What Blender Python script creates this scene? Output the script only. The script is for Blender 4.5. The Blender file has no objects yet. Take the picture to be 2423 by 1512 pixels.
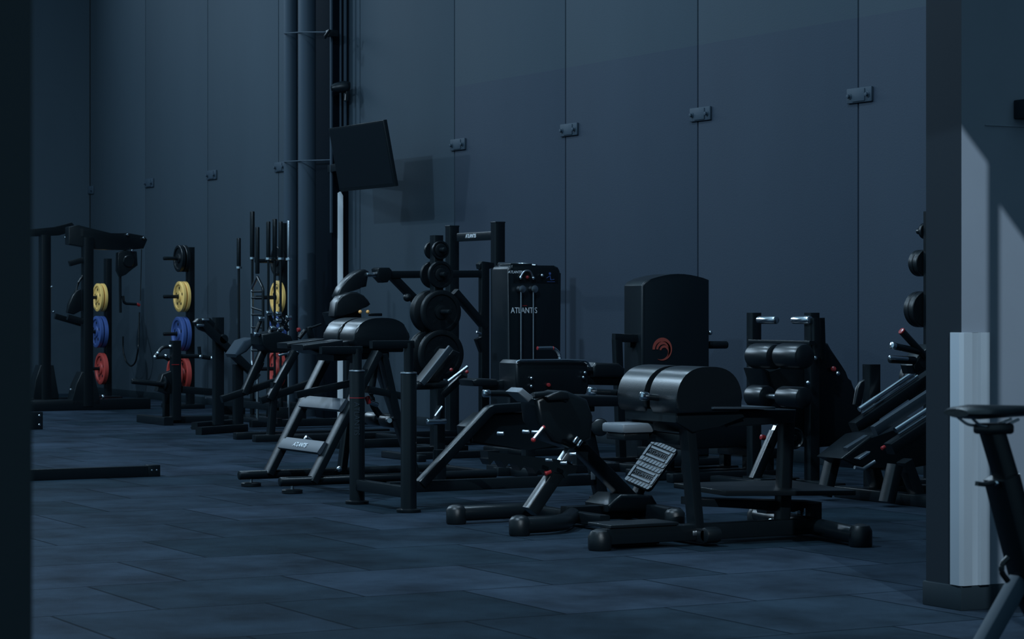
import bpy, bmesh, math, random
from mathutils import Vector, Matrix
S = bpy.context.scene
C = S.collection
# ------------------------------------------------------------------ camera, world, lights, exposure
F, HZ, CX, EYE = 5800.0, 721.0, 1211.5, 1.35          # focal length in px, horizon row, centre column, eye height
YAW = math.radians(61.57)
cn, sn = math.sin(YAW), math.cos(YAW)                   # forward = (-cn, sn, 0), right = (sn, cn, 0)
cam = bpy.data.cameras.new('camera'); camo = bpy.data.objects.new('camera', cam); C.objects.link(camo)
camo.location = (0, 0, EYE); camo.rotation_euler = (math.pi/2, 0, YAW)
cam.sensor_fit = 'HORIZONTAL'; cam.sensor_width = 36; cam.lens = F*36/2423
cam.shift_y = -(756-HZ)/2423; cam.clip_start = 0.1; cam.clip_end = 200
cam.dof.use_dof = True; cam.dof.focus_distance = 16.5; cam.dof.aperture_fstop = 9
S.camera = camo
S.view_settings.view_transform = 'Standard'; S.view_settings.look = 'None'
S.view_settings.gamma = 1; S.view_settings.use_curve_mapping = False
S.view_settings.exposure = 0.0
w = bpy.data.worlds.new('world'); S.world = w; w.use_nodes = True
bg = w.node_tree.nodes['Background']; bg.inputs[0].default_value = (.30, .56, .76, 1); bg.inputs[1].default_value = 0.60
COOL = (.60, .84, 1.06); WEST = -35.4
def area(name, loc, target, size, power, col=COOL, spread=None):
    l = bpy.data.lights.new(name, 'AREA'); l.shape = 'DISK'; l.size = size; l.energy = power; l.color = col
    if spread: l.spread = spread
    o = bpy.data.objects.new(name, l); C.objects.link(o); o.location = loc
    o.rotation_euler = (Vector(target)-Vector(loc)).to_track_quat('-Z', 'Y').to_euler()
    return o
for i, (x, y, e, sz) in enumerate([(-30.8, 4.2, 460, .4), (-21.1, 3.4, 620, .35), (-11.5, 3.3, 560, .35), (-28.5, 8.4, 130, .5), (-20.5, 8.6, 120, .5), (-14.0, 8.9, 150, .5)]):
    area('high_bay_lamp', (x, y, 7.6), (x, y+.6, 0), sz, e)
# long clerestory window high in the far end wall
cl = area('clerestory_daylight', (WEST, 4.5, 7.4), (-10, 5.5, 7.0), 1, 420); cl.data.shape = 'RECTANGLE'; cl.data.size = 11; cl.data.size_y = 2.6
# the spot that shines past the added unseen panels onto the partition end
sp = bpy.data.lights.new('side_spot', 'SPOT'); sp.energy = 3000; sp.color = (.72, .88, 1); sp.spot_size = math.radians(26); sp.spot_blend = .25; sp.shadow_soft_size = .03
spo = bpy.data.objects.new('side_spot', sp); C.objects.link(spo)
SPOT = Vector((-1.6, 3.75, 6.2)); spo.location = SPOT
spo.rotation_euler = (Vector((-8.57, 7.05, 1.2))-SPOT).to_track_quat('-Z', 'Y').to_euler()
# ------------------------------------------------------------------ picture geometry: rays through the lens meet the plane a part lies in
EY = Vector((0, 0, EYE))
def ray(px, py):
    a = (px-CX)/F
    return Vector((sn*a-cn, cn*a+sn, -(py-HZ)/F))
def X(px, py, x): r = ray(px, py); return EY+r*(x/r.x)
def Y(px, py, y): r = ray(px, py); return EY+r*(y/r.y)
def Z(px, py, z=0.0): r = ray(px, py); return EY+r*((z-EYE)/r.z)
def V(*a): return Vector(a)
# ------------------------------------------------------------------ materials
def mat(name, col, rough=.5, metal=0, bump=0, bscale=300, spec=.5, coat=0, vary=0):
    m = bpy.data.materials.new(name); m.use_nodes = True
    nt = m.node_tree; b = nt.nodes['Principled BSDF']
    b.inputs['Base Color'].default_value = (*col, 1); b.inputs['Roughness'].default_value = rough
    b.inputs['Metallic'].default_value = metal; b.inputs['Specular IOR Level'].default_value = spec
    b.inputs['Coat Weight'].default_value = coat
    tc = nt.nodes.new('ShaderNodeTexCoord'); n = nt.nodes.new('ShaderNodeTexNoise')
    n.inputs['Scale'].default_value = bscale; n.inputs['Detail'].default_value = 3
    nt.links.new(tc.outputs['Object'], n.inputs['Vector'])
    if vary:
        mx = nt.nodes.new('ShaderNodeMix'); mx.data_type = 'RGBA'
        mx.inputs['A'].default_value = (*[c*(1-vary) for c in col], 1); mx.inputs['B'].default_value = (*[c*(1+vary) for c in col], 1)
        n2 = nt.nodes.new('ShaderNodeTexNoise'); n2.inputs['Scale'].default_value = 6; nt.links.new(tc.outputs['Object'], n2.inputs['Vector'])
        nt.links.new(n2.outputs['Fac'], mx.inputs['Factor']); nt.links.new(mx.outputs['Result'], b.inputs['Base Color'])
    if bump:
        bp = nt.nodes.new('ShaderNodeBump'); bp.inputs['Strength'].default_value = bump; bp.inputs['Distance'].default_value = .002
        nt.links.new(n.outputs['Fac'], bp.inputs['Height']); nt.links.new(bp.outputs['Normal'], b.inputs['Normal'])
    return m
M = dict(
    black=mat('black_powder_coat', (.0045, .0072, .0092), .25, spec=.3, bump=.15, bscale=900),
    vinyl=mat('black_vinyl', (.0038, .006, .008), .30, spec=.5, bump=.25, bscale=160),
    rubber=mat('black_rubber', (.0045, .007, .009), .33, spec=.3, bump=.3, bscale=400),
    chrome=mat('chrome', (.62, .66, .70), .16, 1),
    steel=mat('brushed_steel', (.42, .45, .48), .3, 1),
    alu=mat('rail_aluminium', (.7, .74, .78), .2, 1),
    grey=mat('grey_paint', (.10, .115, .13), .45),
    plastic=mat('shroud_plastic', (.0055, .0090, .012), .3, spec=.3, bump=.2, bscale=600),
    yellow=mat('yellow_rubber', (.86, .52, .15), .5, vary=.12),
    blue=mat('blue_rubber', (.045, .085, .25), .45, vary=.12),
    red=mat('red_rubber', (.42, .05, .04), .5, vary=.15),
    knob=mat('red_plastic', (.24, .018, .02), .22),
    amber=mat('amber_plastic', (.9, .42, .12), .3),
    white=mat('lit_edge_white', (.80, .82, .84), .55, vary=.04),
    guard=mat('white_plastic_guard', (.23, .265, .30), .5, bump=.1, vary=.04),
    ink=mat('white_lettering', (.7, .72, .75), .5),
    logo=mat('red_emblem', (.30, .055, .04), .5),
    matte=mat('matte_vinyl', (.022, .034, .046), .8, spec=.1),
    jamb=mat('jamb_paint', (.024, .030, .034), .7, spec=.15),
    mgrey=mat('mid_grey_paint', (.034, .044, .056), .5, spec=.3),
    dgrey=mat('dark_grey_paint', (.024, .034, .044), .42, spec=.3),
    column=mat('dark_column_paint', (.0028, .0058, .0095), .7, spec=.03),
    screen=mat('screen_glass', (.004, .006, .008), .12),
    pipe=mat('pipe_paint', (.027, .044, .062), .6, spec=.2),
    dshade=mat('shade_dark_paint', (.0055, .0105, .016), .7, spec=.15, bump=.1),
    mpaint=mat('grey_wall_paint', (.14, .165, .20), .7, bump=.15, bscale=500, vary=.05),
    skirt=mat('black_skirting', (.0095, .0165, .022), .6, spec=.12),
)
def wall_mat():
    m = bpy.data.materials.new('painted_concrete'); m.use_nodes = True; nt = m.node_tree; b = nt.nodes['Principled BSDF']
    b.inputs['Roughness'].default_value = .75; b.inputs['Specular IOR Level'].default_value = .3
    g = nt.nodes.new('ShaderNodeNewGeometry'); sx = nt.nodes.new('ShaderNodeSeparateXYZ'); nt.links.new(g.outputs['Position'], sx.inputs[0])
    n = nt.nodes.new('ShaderNodeTexNoise'); n.inputs['Scale'].default_value = .7; n.inputs['Detail'].default_value = 6; n.inputs['Roughness'].default_value = .6
    mp = nt.nodes.new('ShaderNodeMapping'); mp.inputs['Scale'].default_value = (1.5, 1.5, .45)
    nt.links.new(g.outputs['Position'], mp.inputs[0]); nt.links.new(mp.outputs[0], n.inputs['Vector'])
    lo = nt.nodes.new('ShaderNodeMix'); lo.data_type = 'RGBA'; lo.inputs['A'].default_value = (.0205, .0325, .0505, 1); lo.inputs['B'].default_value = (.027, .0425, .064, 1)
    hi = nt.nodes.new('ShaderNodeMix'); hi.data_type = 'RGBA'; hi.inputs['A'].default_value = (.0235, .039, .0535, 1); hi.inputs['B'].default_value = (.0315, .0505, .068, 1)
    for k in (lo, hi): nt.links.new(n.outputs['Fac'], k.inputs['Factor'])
    gt = nt.nodes.new('ShaderNodeMath'); gt.operation = 'GREATER_THAN'; gt.inputs[1].default_value = 3.72; nt.links.new(sx.outputs['Z'], gt.inputs[0])   # lighter tone above this height
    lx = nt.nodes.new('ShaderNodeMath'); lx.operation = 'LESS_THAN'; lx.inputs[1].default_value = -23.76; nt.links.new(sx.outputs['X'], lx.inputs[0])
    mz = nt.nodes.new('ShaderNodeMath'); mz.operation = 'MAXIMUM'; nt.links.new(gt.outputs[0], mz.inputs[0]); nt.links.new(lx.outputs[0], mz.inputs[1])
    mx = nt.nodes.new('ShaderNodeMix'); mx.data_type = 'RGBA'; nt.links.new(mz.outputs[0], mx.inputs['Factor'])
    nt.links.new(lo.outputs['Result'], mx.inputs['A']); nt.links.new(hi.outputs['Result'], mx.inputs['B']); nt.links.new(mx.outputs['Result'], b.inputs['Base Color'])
    n2 = nt.nodes.new('ShaderNodeTexNoise'); n2.inputs['Scale'].default_value = 60; nt.links.new(g.outputs['Position'], n2.inputs['Vector'])
    bp = nt.nodes.new('ShaderNodeBump'); bp.inputs['Strength'].default_value = .2; bp.inputs['Distance'].default_value = .004
    nt.links.new(n2.outputs['Fac'], bp.inputs['Height']); nt.links.new(bp.outputs['Normal'], b.inputs['Normal'])
    return m
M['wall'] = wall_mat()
def floor_mat():
    m = bpy.data.materials.new('rubber_tiles'); m.use_nodes = True; nt = m.node_tree; b = nt.nodes['Principled BSDF']
    L = nt.links.new
    g = nt.nodes.new('ShaderNodeNewGeometry'); sx = nt.nodes.new('ShaderNodeSeparateXYZ'); L(g.outputs['Position'], sx.inputs[0])
    cb = nt.nodes.new('ShaderNodeCombineXYZ')
    ax = nt.nodes.new('ShaderNodeMath'); ax.inputs[1].default_value = 40.2; L(sx.outputs['Y'], ax.inputs[0])
    ay = nt.nodes.new('ShaderNodeMath'); ay.inputs[1].default_value = 60.29; L(sx.outputs['X'], ay.inputs[0])
    L(ax.outputs[0], cb.inputs[0]); L(ay.outputs[0], cb.inputs[1])
    br = nt.nodes.new('ShaderNodeTexBrick'); br.offset = .5; br.offset_frequency = 2; br.squash = 1
    br.inputs['Scale'].default_value = 1; br.inputs['Mortar Size'].default_value = .008; br.inputs['Mortar Smooth'].default_value = .35
    br.inputs['Bias'].default_value = 0; br.inputs['Brick Width'].default_value = 1; br.inputs['Row Height'].default_value = 1
    br.inputs['Color1'].default_value = (.0082, .0162, .0235, 1); br.inputs['Color2'].default_value = (.0185, .0285, .0425, 1); br.inputs['Mortar'].default_value = (.0035, .0075, .012, 1)
    L(cb.outputs[0], br.inputs['Vector'])
    n = nt.nodes.new('ShaderNodeTexNoise'); n.inputs['Scale'].default_value = 1.6; n.inputs['Detail'].default_value = 5
    n.inputs['Roughness'].default_value = .65; L(g.outputs['Position'], n.inputs['Vector'])
    rp = nt.nodes.new('ShaderNodeMapRange'); rp.inputs['From Min'].default_value = .3; rp.inputs['From Max'].default_value = .75; rp.inputs['To Min'].default_value = .5; rp.inputs['To Max'].default_value = 1.6
    L(n.outputs['Fac'], rp.inputs['Value'])
    mu = nt.nodes.new('ShaderNodeVectorMath'); mu.operation = 'SCALE'; L(br.outputs['Color'], mu.inputs[0]); L(rp.outputs[0], mu.inputs['Scale'])
    L(mu.outputs[0], b.inputs['Base Color'])
    b.inputs['Roughness'].default_value = .68; b.inputs['Specular IOR Level'].default_value = .015
    n2 = nt.nodes.new('ShaderNodeTexNoise'); n2.inputs['Scale'].default_value = 220; L(g.outputs['Position'], n2.inputs['Vector'])
    ad = nt.nodes.new('ShaderNodeMath'); ad.operation = 'MULTIPLY_ADD'; ad.inputs[1].default_value = -2.0; L(br.outputs['Fac'], ad.inputs[0]); L(n2.outputs['Fac'], ad.inputs[2])
    bp = nt.nodes.new('ShaderNodeBump'); bp.inputs['Strength'].default_value = .8; bp.inputs['Distance'].default_value = .005
    L(ad.outputs[0], bp.inputs['Height']); L(bp.outputs['Normal'], b.inputs['Normal'])
    return m
M['floor'] = floor_mat()
# ------------------------------------------------------------------ mesh building
def rect(w_, h_, r=None):
    r = min(w_, h_)*.11 if r is None else r; o = []
    for sx, sy, a0 in ((1, 1, 0), (-1, 1, 90), (-1, -1, 180), (1, -1, 270)):
        for a in (0, 45, 90):
            t = math.radians(a0+a); o.append((sx*(w_/2-r)+r*math.cos(t), sy*(h_/2-r)+r*math.sin(t)))
    return o
def ring(r, n=14): return [(r*math.cos(2*math.pi*i/n), r*math.sin(2*math.pi*i/n)) for i in range(n)]
def fillet(pts, r, n=5):
    pts = [Vector(p) for p in pts]; out = [pts[0]]
    for a, b, c in zip(pts, pts[1:], pts[2:]):
        u = (a-b); v = (c-b); k = min(r, u.length*.45, v.length*.45); p = b+u.normalized()*k; q = b+v.normalized()*k
        for i in range(n+1):
            t = i/n; out.append(p*(1-t)**2+b*2*t*(1-t)+q*t*t)
    return out+[pts[-1]]
class MB:
    def __init__(s): s.bm = bmesh.new()
    def mark(s, i):                                             # faces made since the last mark get material slot i
        for f in s.bm.faces:
            if not f.tag: f.tag = True; f.material_index = i
        return s
    def sweep(s, pts, sec, up=(0, 0, 1), scales=None):
        pts = [Vector(p) for p in pts]; rings = []; up = Vector(up)
        for i, p in enumerate(pts):
            t = (pts[min(i+1, len(pts)-1)]-pts[max(i-1, 0)]).normalized(); u = up
            if abs(t.dot(u)) > .98: u = Vector((1, 0, 0)) if abs(t.x) < .9 else Vector((0, 1, 0))
            a = t.cross(u).normalized(); b = a.cross(t).normalized(); k = scales[i] if scales else 1
            rings.append([s.bm.verts.new(p+a*(x*k)+b*(y*k)) for x, y in sec])
        n = len(sec)
        for r0, r1 in zip(rings, rings[1:]):
            for j in range(n): s.bm.faces.new((r0[j], r0[(j+1) % n], r1[(j+1) % n], r1[j]))
        s.bm.faces.new(rings[0][::-1]); s.bm.faces.new(rings[-1]); return s
    def bar(s, p, q, w_=.07, h_=.07, up=(0, 0, 1), r=None): return s.sweep([p, q], rect(w_, h_, r), up)
    def tube(s, pts, r=.025, fr=0, n=14):
        return s.sweep(fillet(pts, fr) if fr else pts, ring(r, n))
    def cap(s, p, q, r, n=18):                                  # round-ended cylinder
        p = Vector(p); q = Vector(q); d = (q-p).normalized(); L = (q-p).length; k = min(r*.35, L*.25)
        return s.sweep([p, p+d*k*.3, p+d*k, q-d*k, q-d*k*.3, q], ring(1, n), scales=[r*.72, r*.93, r, r, r*.93, r*.72])
    def lathe(s, c, ax, prof, n=32):                           # profile (radius, distance along axis)
        c = Vector(c); ax = Vector(ax).normalized(); a = ax.orthogonal().normalized(); b = ax.cross(a); R = []
        for r, t in prof:
            R.append([s.bm.verts.new(c+ax*t+(a*math.cos(2*math.pi*i/n)+b*math.sin(2*math.pi*i/n))*max(r, 1e-4)) for i in range(n)])
        for r0, r1 in zip(R, R[1:]):
            for j in range(n): s.bm.faces.new((r0[j], r0[(j+1) % n], r1[(j+1) % n], r1[j]))
        s.bm.faces.new(R[0][::-1]); s.bm.faces.new(R[-1]); return s
    def ball(s, c, r, n=12):
        return s.lathe(c, (0, 0, 1), [(r*math.sin(math.pi*i/n), -r*math.cos(math.pi*i/n)) for i in range(n+1)], 16)
    def box(s, a, b, bev=.008):                                 # opposite corners
        lo = Vector(map(min, a, b)); hi = Vector(map(max, a, b)); m_ = (lo+hi)/2
        bev = min(bev, (hi-lo).x*.3, (hi-lo).y*.3, (hi-lo).z*.3)
        g = bmesh.ops.create_cube(s.bm, size=1, matrix=Matrix.Translation(m_) @ Matrix.Diagonal((*(hi-lo), 1)))
        if bev > 0: bmesh.ops.bevel(s.bm, geom=list({e for v in g['verts'] for e in v.link_edges}), offset=bev, segments=2, affect='EDGES', profile=.5)
        return s
    def prism(s, pts, vec, bev=0):
        pts = [Vector(p) for p in pts]; vec = Vector(vec)
        a = [s.bm.verts.new(p) for p in pts]; b = [s.bm.verts.new(p+vec) for p in pts]; n = len(a); fs = []
        for j in range(n): fs.append(s.bm.faces.new((a[j], a[(j+1) % n], b[(j+1) % n], b[j])))
        fs += [s.bm.faces.new(a[::-1]), s.bm.faces.new(b)]
        if bev: bmesh.ops.bevel(s.bm, geom=list({e for f in fs[-2:] for e in f.edges}), offset=bev, segments=3, affect='EDGES', profile=.5)
        return s
    def build(s, name, m, parent=None, sharp=38):
        bmesh.ops.recalc_face_normals(s.bm, faces=s.bm.faces)
        me = bpy.data.meshes.new(name); root = parent
        while root is not None and root.parent is not None: root = root.parent
        if root is not None: off = Vector(root.location)
        else:
            zs = [v.co for v in s.bm.verts]; off = Vector((sum(v.x for v in zs)/len(zs), sum(v.y for v in zs)/len(zs), min(v.z for v in zs)))
        bmesh.ops.translate(s.bm, verts=s.bm.verts, vec=-off)
        s.bm.to_mesh(me); s.bm.free()
        me.polygons.foreach_set('use_smooth', [True]*len(me.polygons)); me.set_sharp_from_angle(angle=math.radians(sharp))
        me.materials.append(M[m] if isinstance(m, str) else m)
        o = bpy.data.objects.new(name, me); C.objects.link(o)
        if parent is None: o.location = off
        else: o.parent = parent
        return o
def tag(o, label, cat, group=None):
    o['label'] = label; o['category'] = cat
    if group: o['group'] = group
    return o
def thing(name, loc, label, cat, group=None):
    o = bpy.data.objects.new(name, None); C.objects.link(o); o.location = Vector(loc); o.empty_display_size = .1
    return tag(o, label, cat, group)
def struct(name, mb, m):
    o = mb.build(name, m); o['kind'] = 'structure'; return o
def bars(par, name, m, segs, w_=.07, h_=.07, up=(0, 0, 1)):
    """each segment a mesh of its own"""
    for p, q in segs: MB().bar(p, q, w_, h_, up).build(name, m, par)
def text(s, name, body, size, loc, right, up, m, parent, shear=0, ext=.0015, sx=1):
    cu = bpy.data.curves.new(name, 'FONT'); cu.body = body; cu.size = size; cu.extrude = ext; cu.align_x = 'CENTER'; cu.align_y = 'CENTER'; cu.shear = shear
    tmp = bpy.data.objects.new(name+'_tmp', cu); C.objects.link(tmp)
    bpy.context.view_layer.update()
    me = bpy.data.meshes.new_from_object(tmp.evaluated_get(bpy.context.evaluated_depsgraph_get()))
    bpy.data.objects.remove(tmp)
    r = Vector(right).normalized(); u = Vector(up).normalized(); n = r.cross(u)
    mt = Matrix((r*sx, u, n)).transposed().to_4x4()
    root = parent
    while root.parent is not None: root = root.parent
    mt.translation = Vector(loc)-Vector(root.location)
    me.transform(mt); me.materials.clear(); me.materials.append(M[m])
    o = bpy.data.objects.new(name, me); C.objects.link(o); o.parent = parent; return o
def dup(root, loc, label=None):
    r = root.copy(); C.objects.link(r); r.location = loc
    if label: r['label'] = label
    for ch in list(root.children):
        c = ch.copy(); C.objects.link(c); c.parent = r
        for g in ch.children:
            d = g.copy(); C.objects.link(d); d.parent = c
    return r
# ------------------------------------------------------------------ the setting
WY, WX = 12.15, -36.0
seams = [-35.96+2.44*i for i in range(0, 16)]
struct('floor', MB().box((WX-.3, -8, -.1), (3, WY+.4, 0), 0), 'floor')
mb = MB(); mb.box((WX-.3, WY+.05, 0), (3, WY+.3, 11), 0)
for i, a in enumerate(seams): mb.box((a+.009, WY, 0), (a+2.44-.009, WY+.06, 11), .006)
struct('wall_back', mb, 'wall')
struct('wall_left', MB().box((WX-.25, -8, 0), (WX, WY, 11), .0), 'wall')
# baseboard of the back wall
struct('baseboard_back', MB().box((WX+.01, WY-.02, 0), (2.5, WY-.001, .10), .004), 'skirt')
# dark jamb of the doorway the view comes through
e = EY+ray(80, 721)*3.0
struct('wall_front', MB().box((e.x-.16, e.y-1.3, 0), (e.x, e.y, 3.6), .006), 'jamb')
# partition end at the right: end face coloured dark for its shade, grey long face, skirting
cr = Z(2275, 1445); pf = Z(2198, 1431); PX, PY = cr.x, cr.y
part = struct('wall_right', MB().box((PX-.25, PY, 0), (PX, PY+2.6, 5.5), 0), 'dshade')
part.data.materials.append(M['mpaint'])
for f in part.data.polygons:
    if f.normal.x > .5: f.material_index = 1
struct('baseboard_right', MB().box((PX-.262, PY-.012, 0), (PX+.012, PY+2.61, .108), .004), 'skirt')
# header with dark board above the grey face
struct('trim_1', MB().box((PX, X(2330, 290, PX).y, X(2330, 297, PX).z), (PX+.006, PY+2.6, X(2330, 297, PX).z+.004), .001), 'mpaint')
q = X(2397, 290, PX)
b = MB(); b.box((PX+.002, q.y, q.z+.014), (PX+.09, q.y+.5, X(2397, 237, PX).z), .006); o = b.build('junction_box', 'skirt'); tag(o, 'small black box mounted high on the partition at the right edge', 'box')
# unseen panels added out of the frame, edges shaped to cut the spot's beam
OX = -6.0
def sh(px, py):
    t = X(px, py, PX); d = t-SPOT; return SPOT+d*((OX-SPOT.x)/d.x)
a1, a2, b1, b2 = sh(2278, 305), sh(2337, 385), sh(2362, 480), sh(2423, 565)
def ext(p, q_, k): return q_+(q_-p)*k
mb = MB(); top = a1.z+1.2; TH = (.012, 0, 0)
pl = ext(a2, a1, 5); pr = ext(b1, b2, 4)
mb.prism([pl, a1, a2, V(OX, a2.y, top+1.5), V(OX, pl.y, top+1.5)], TH)
mb.prism([b1, pr, V(OX, pr.y, top+1.5), V(OX, b1.y, top+1.5)], TH)
mb.prism([V(OX, a2.y, 0), V(OX, b1.y, 0), V(OX, b1.y, top+1.5), V(OX, a2.y, top+1.5)], TH)
struct('beam_blocker_1', mb, 'dshade')
# white corner guard on the partition
g0, g1 = .11, X(2278, 787, PX+.02).z
def gy(px): return X(px, 1000, PX+.02).y-PY
sec = [(-.062, -.014), (.006, -.018), (.022, -.004), (.022, gy(2300)), (.012, gy(2302)), (.012, gy(2316)), (.026, gy(2319)), (.026, gy(2340)), (.001, gy(2340)), (.001, -.001), (-.062, -.001)]
o = MB().prism([V(PX+u, PY+v, g0) for u, v in sec], (0, 0, g1-g0), .0015).build('corner_guard', 'guard'); tag(o, 'tall white plastic guard wrapped around the corner of the grey partition', 'corner guard')
# ------------------------------------------------------------------ on the back wall: panel brackets, pipes, column, screen, camera
NM = ['in the far left corner', 'second from the far left corner', 'third from the far left corner', 'half hidden behind the wall pipes', 'to the right of the tilted screen', 'above the black weight tower', 'above the tower with the red emblem', 'nearest to the grey partition']
ks = [0, 1, 2, 3, 5, 6, 7, 8]; first = None
for k, nm in zip(ks, NM):
    px_, py_ = {0: (214, 450), 1: (355, 433), 2: (503, 414), 3: (665, 395), 5: (1086, 342), 6: (1349, 307), 7: (1660, 270), 8: (2037, 225)}[k]
    p = Y(px_, py_, WY); lab = 'grey steel wall bracket over a panel joint, '+nm
    if first is None:
        first = t = thing('wall_bracket', p, lab, 'bracket', 'brackets over the wall panel joints')
        MB().box(p+V(-.17, -.022, -.062), p+V(.17, -.001, .062), .006).box(p+V(-.085, -.030, -.052), p+V(.085, -.02, .052), .004).build('plate', 'pipe', t)
        for s_ in (-1, 1): MB().lathe(p+V(.125*s_, -.022, -.004), (0, -1, 0), [(.026, 0), (.026, .004), (.017, .005), (.017, .026), (.012, .028)], 8).build('bolt', 'pipe', t)
    else: dup(first, p, lab)
def vpipe(name, pxc, wpx, y, z0, z1, m, label, cat, sq=False):
    p = Y(pxc, 400, y); r = wpx*(p-EY).length/F/2; mb = MB()
    if sq: mb.box((p.x-r, y-r, z0), (p.x+r, y+r, z1), .003)
    else: mb.tube([(p.x, y, z0), (p.x, y, z1)], r, n=28)
    o = mb.build(name, m); return tag(o, label, cat)
vpipe('downpipe', 688, 33, 12.03, 0, 10.9, 'pipe', 'slimmer round grey pipe at the left of the wall pipes', 'pipe')
vpipe('downpipe', 728, 44, 11.99, 0, 10.9, 'pipe', 'thick round grey pipe running up beside the dark steel column', 'pipe')
a = Y(747, 400, 11.93); xr = Y(823, 400, 12.14).x
struct('trim_2', MB().box((a.x, 11.93, 0), (xr, WY, 10.9), .004), 'column')
vpipe('conduit', 784, 7, 11.90, 2.2, 10.9, 'pipe', 'thin grey conduit on the dark column above the screen', 'conduit')
q = X(806, 400, xr+.02); o = MB().tube([(xr+.02, q.y, 3.45), (xr+.02, q.y, 10.9)], .014).build('conduit', 'pipe'); tag(o, 'thinnest conduit on the right edge of the dark column', 'conduit')
q = X(817, 400, xr+.025); o = MB().tube([(xr+.025, q.y, 2.9), (xr+.025, q.y, 10.9)], .022).build('conduit', 'pipe'); tag(o, 'added pipe that lightens the side of the dark column against the wall', 'conduit')  # pipe added to lighten the column's side, standing in for its light
ya_, yb_ = X(800.5, 458, xr+.03).y, X(812, 458, xr+.03).y; zt_ = X(806, 457, xr+.03).z
o = MB().prism([V(xr+.001, ya_, 0), V(xr+.001, yb_, 0), V(xr+.001, yb_, zt_-.03), V(xr+.001, (ya_+yb_)/2, zt_+.02), V(xr+.001, ya_, zt_)], (.03, 0, 0), .003).build('lit_edge_strip', 'white'); tag(o, 'tall bright white strip for the lit column edge below the tilted screen', 'lit edge strip')  # lit column edge built as a white strip, top cut at the screen's shadow
for py_, nm in ((76, 'upper'), (380, 'lower')):
    p, q = Y(672, py_+3, 11.93), Y(776, py_-2, 11.86)
    o = MB().tube([p+V(-.02, .1, 0), p+V(0, -.005, 0), V((p.x+q.x)/2, 11.845, (p.z+q.z)/2), V(q.x-.1, 11.86, q.z), V(q.x+.0, 11.92, q.z)], .008, .03).build('pipe_strap', 'pipe'); tag(o, nm+' metal strap tying the grey wall pipes together', 'strap')
p = Y(783, 76, 11.85)
t = thing('pipe_clamp', p, 'dark clamp on the column at the upper pipe strap', 'clamp'); MB().box(p+V(-.09, -.03, -.05), p+V(.0, .10, .03), .01).build('clamp_body', 'black', t); MB().tube([p+V(-.05, -.05, -.06), p+V(.0, -.07, -.05), p+V(.05, -.04, .02)], .018).build('clamp_bolt', 'black', t)
# television
TY = 11.50
tl, tr = Y(777, 304, TY-.07), Y(907, 286, TY-.07); bl = Y(793, 455, TY+.07)
dx = V(tr.x-tl.x, 0, 0); dn = V(0, bl.y-tl.y, bl.z-tl.z); nr = dx.cross(dn).normalized(); nr = nr if nr.y > 0 else -nr
t = thing('television', V((tl.x+tr.x)/2, TY, bl.z), 'large black flat screen tilted down from its wall mount', 'television')
x0, z0 = V(tl.x, tl.y, tl.z), dn
MB().prism([x0, x0+dx, x0+dx+dn, x0+dn], nr*.045, .006).build('casing', 'black', t)
i_ = .018; MB().prism([x0+dx*i_+dn*.03-nr*.002, x0+dx*(1-i_)+dn*.03-nr*.002, x0+dx*(1-i_)+dn*.95-nr*.002, x0+dx*i_+dn*.95-nr*.002], nr*.004).build('screen', 'screen', t)
mc = x0+dx*.42+dn*.55
MB().box(mc+V(-.2, .05, -.2), mc+V(.2, .09, .2), .01).build('mount_plate', 'black', t)
MB().bar(mc+V(0, .07, 0), V(mc.x-.45, 11.72, mc.z), .05, .09).bar(V(mc.x-.45, 11.72, mc.z), V(xr-.06, 11.93, mc.z), .05, .09).build('mount_arm', 'black', t)
# security camera
p = Y(812, 208, 11.97)
t = thing('security_camera', p, 'small black camera on a bracket above the tilted screen', 'camera')
MB().lathe(p+V(.0, .02, .015), (-.25, -1, -.15), [(.035, -.05), (.062, -.03), (.07, 0), (.066, .06), (.055, .12), (.038, .155)], 20).build('camera_body', 'plastic', t)
MB().box(p+V(-.04, .0, -.02), p+V(.05, .08, .075), .02).bar(p+V(.01, .05, .0), p+V(.02, .03, -.15), .045, .05).bar(p+V(0, .05, .02), V(xr-.005, p.y+.05, p.z+.02), .05, .06).build('bracket', 'black', t)
MB().lathe(p+V(-.036, -.125, -.007), (-.25, -1, -.15), [(.028, 0), (.028, .012), (.02, .014)], 16).build('lens', 'screen', t)
# ------------------------------------------------------------------ weight plates
def plate_mesh(name, r, th, m, holes=True, ridges=0):
    """a plate whose axis is -Y, back face at y=0"""
    mb = MB(); pr = [(.027, 0), (r*.96, 0), (r, .006)]
    if ridges:
        for k in range(ridges): pr += [(r, th*(k+.15)/ridges), (r*.965, th*(k+.5)/ridges), (r, th*(k+.85)/ridges)]
    pr += [(r, th-.006), (r*.96, th), (r*.80, th), (r*.77, th*.72), (r*.36, th*.72), (r*.33, th), (.06, th), (.05, th+.004), (.027, th+.004)]
    mb.lathe((0, 0, 0), (0, -1, 0), pr, 40).mark(0)
    if holes:
        for k in range(5):
            a_ = 2*math.pi*k/5+.3; mb.lathe((r*.56*math.cos(a_), -th*.70, r*.56*math.sin(a_)), (0, -1, 0), [(r*.10, 0), (r*.10, .002), (r*.06, .003)], 10)
        mb.lathe((0, -th*.99, 0), (0, -1, 0), [(r*.20, 0), (r*.20, .004), (.027, .005)], 24).mark(1)
    return mb
PM = {}
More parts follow.
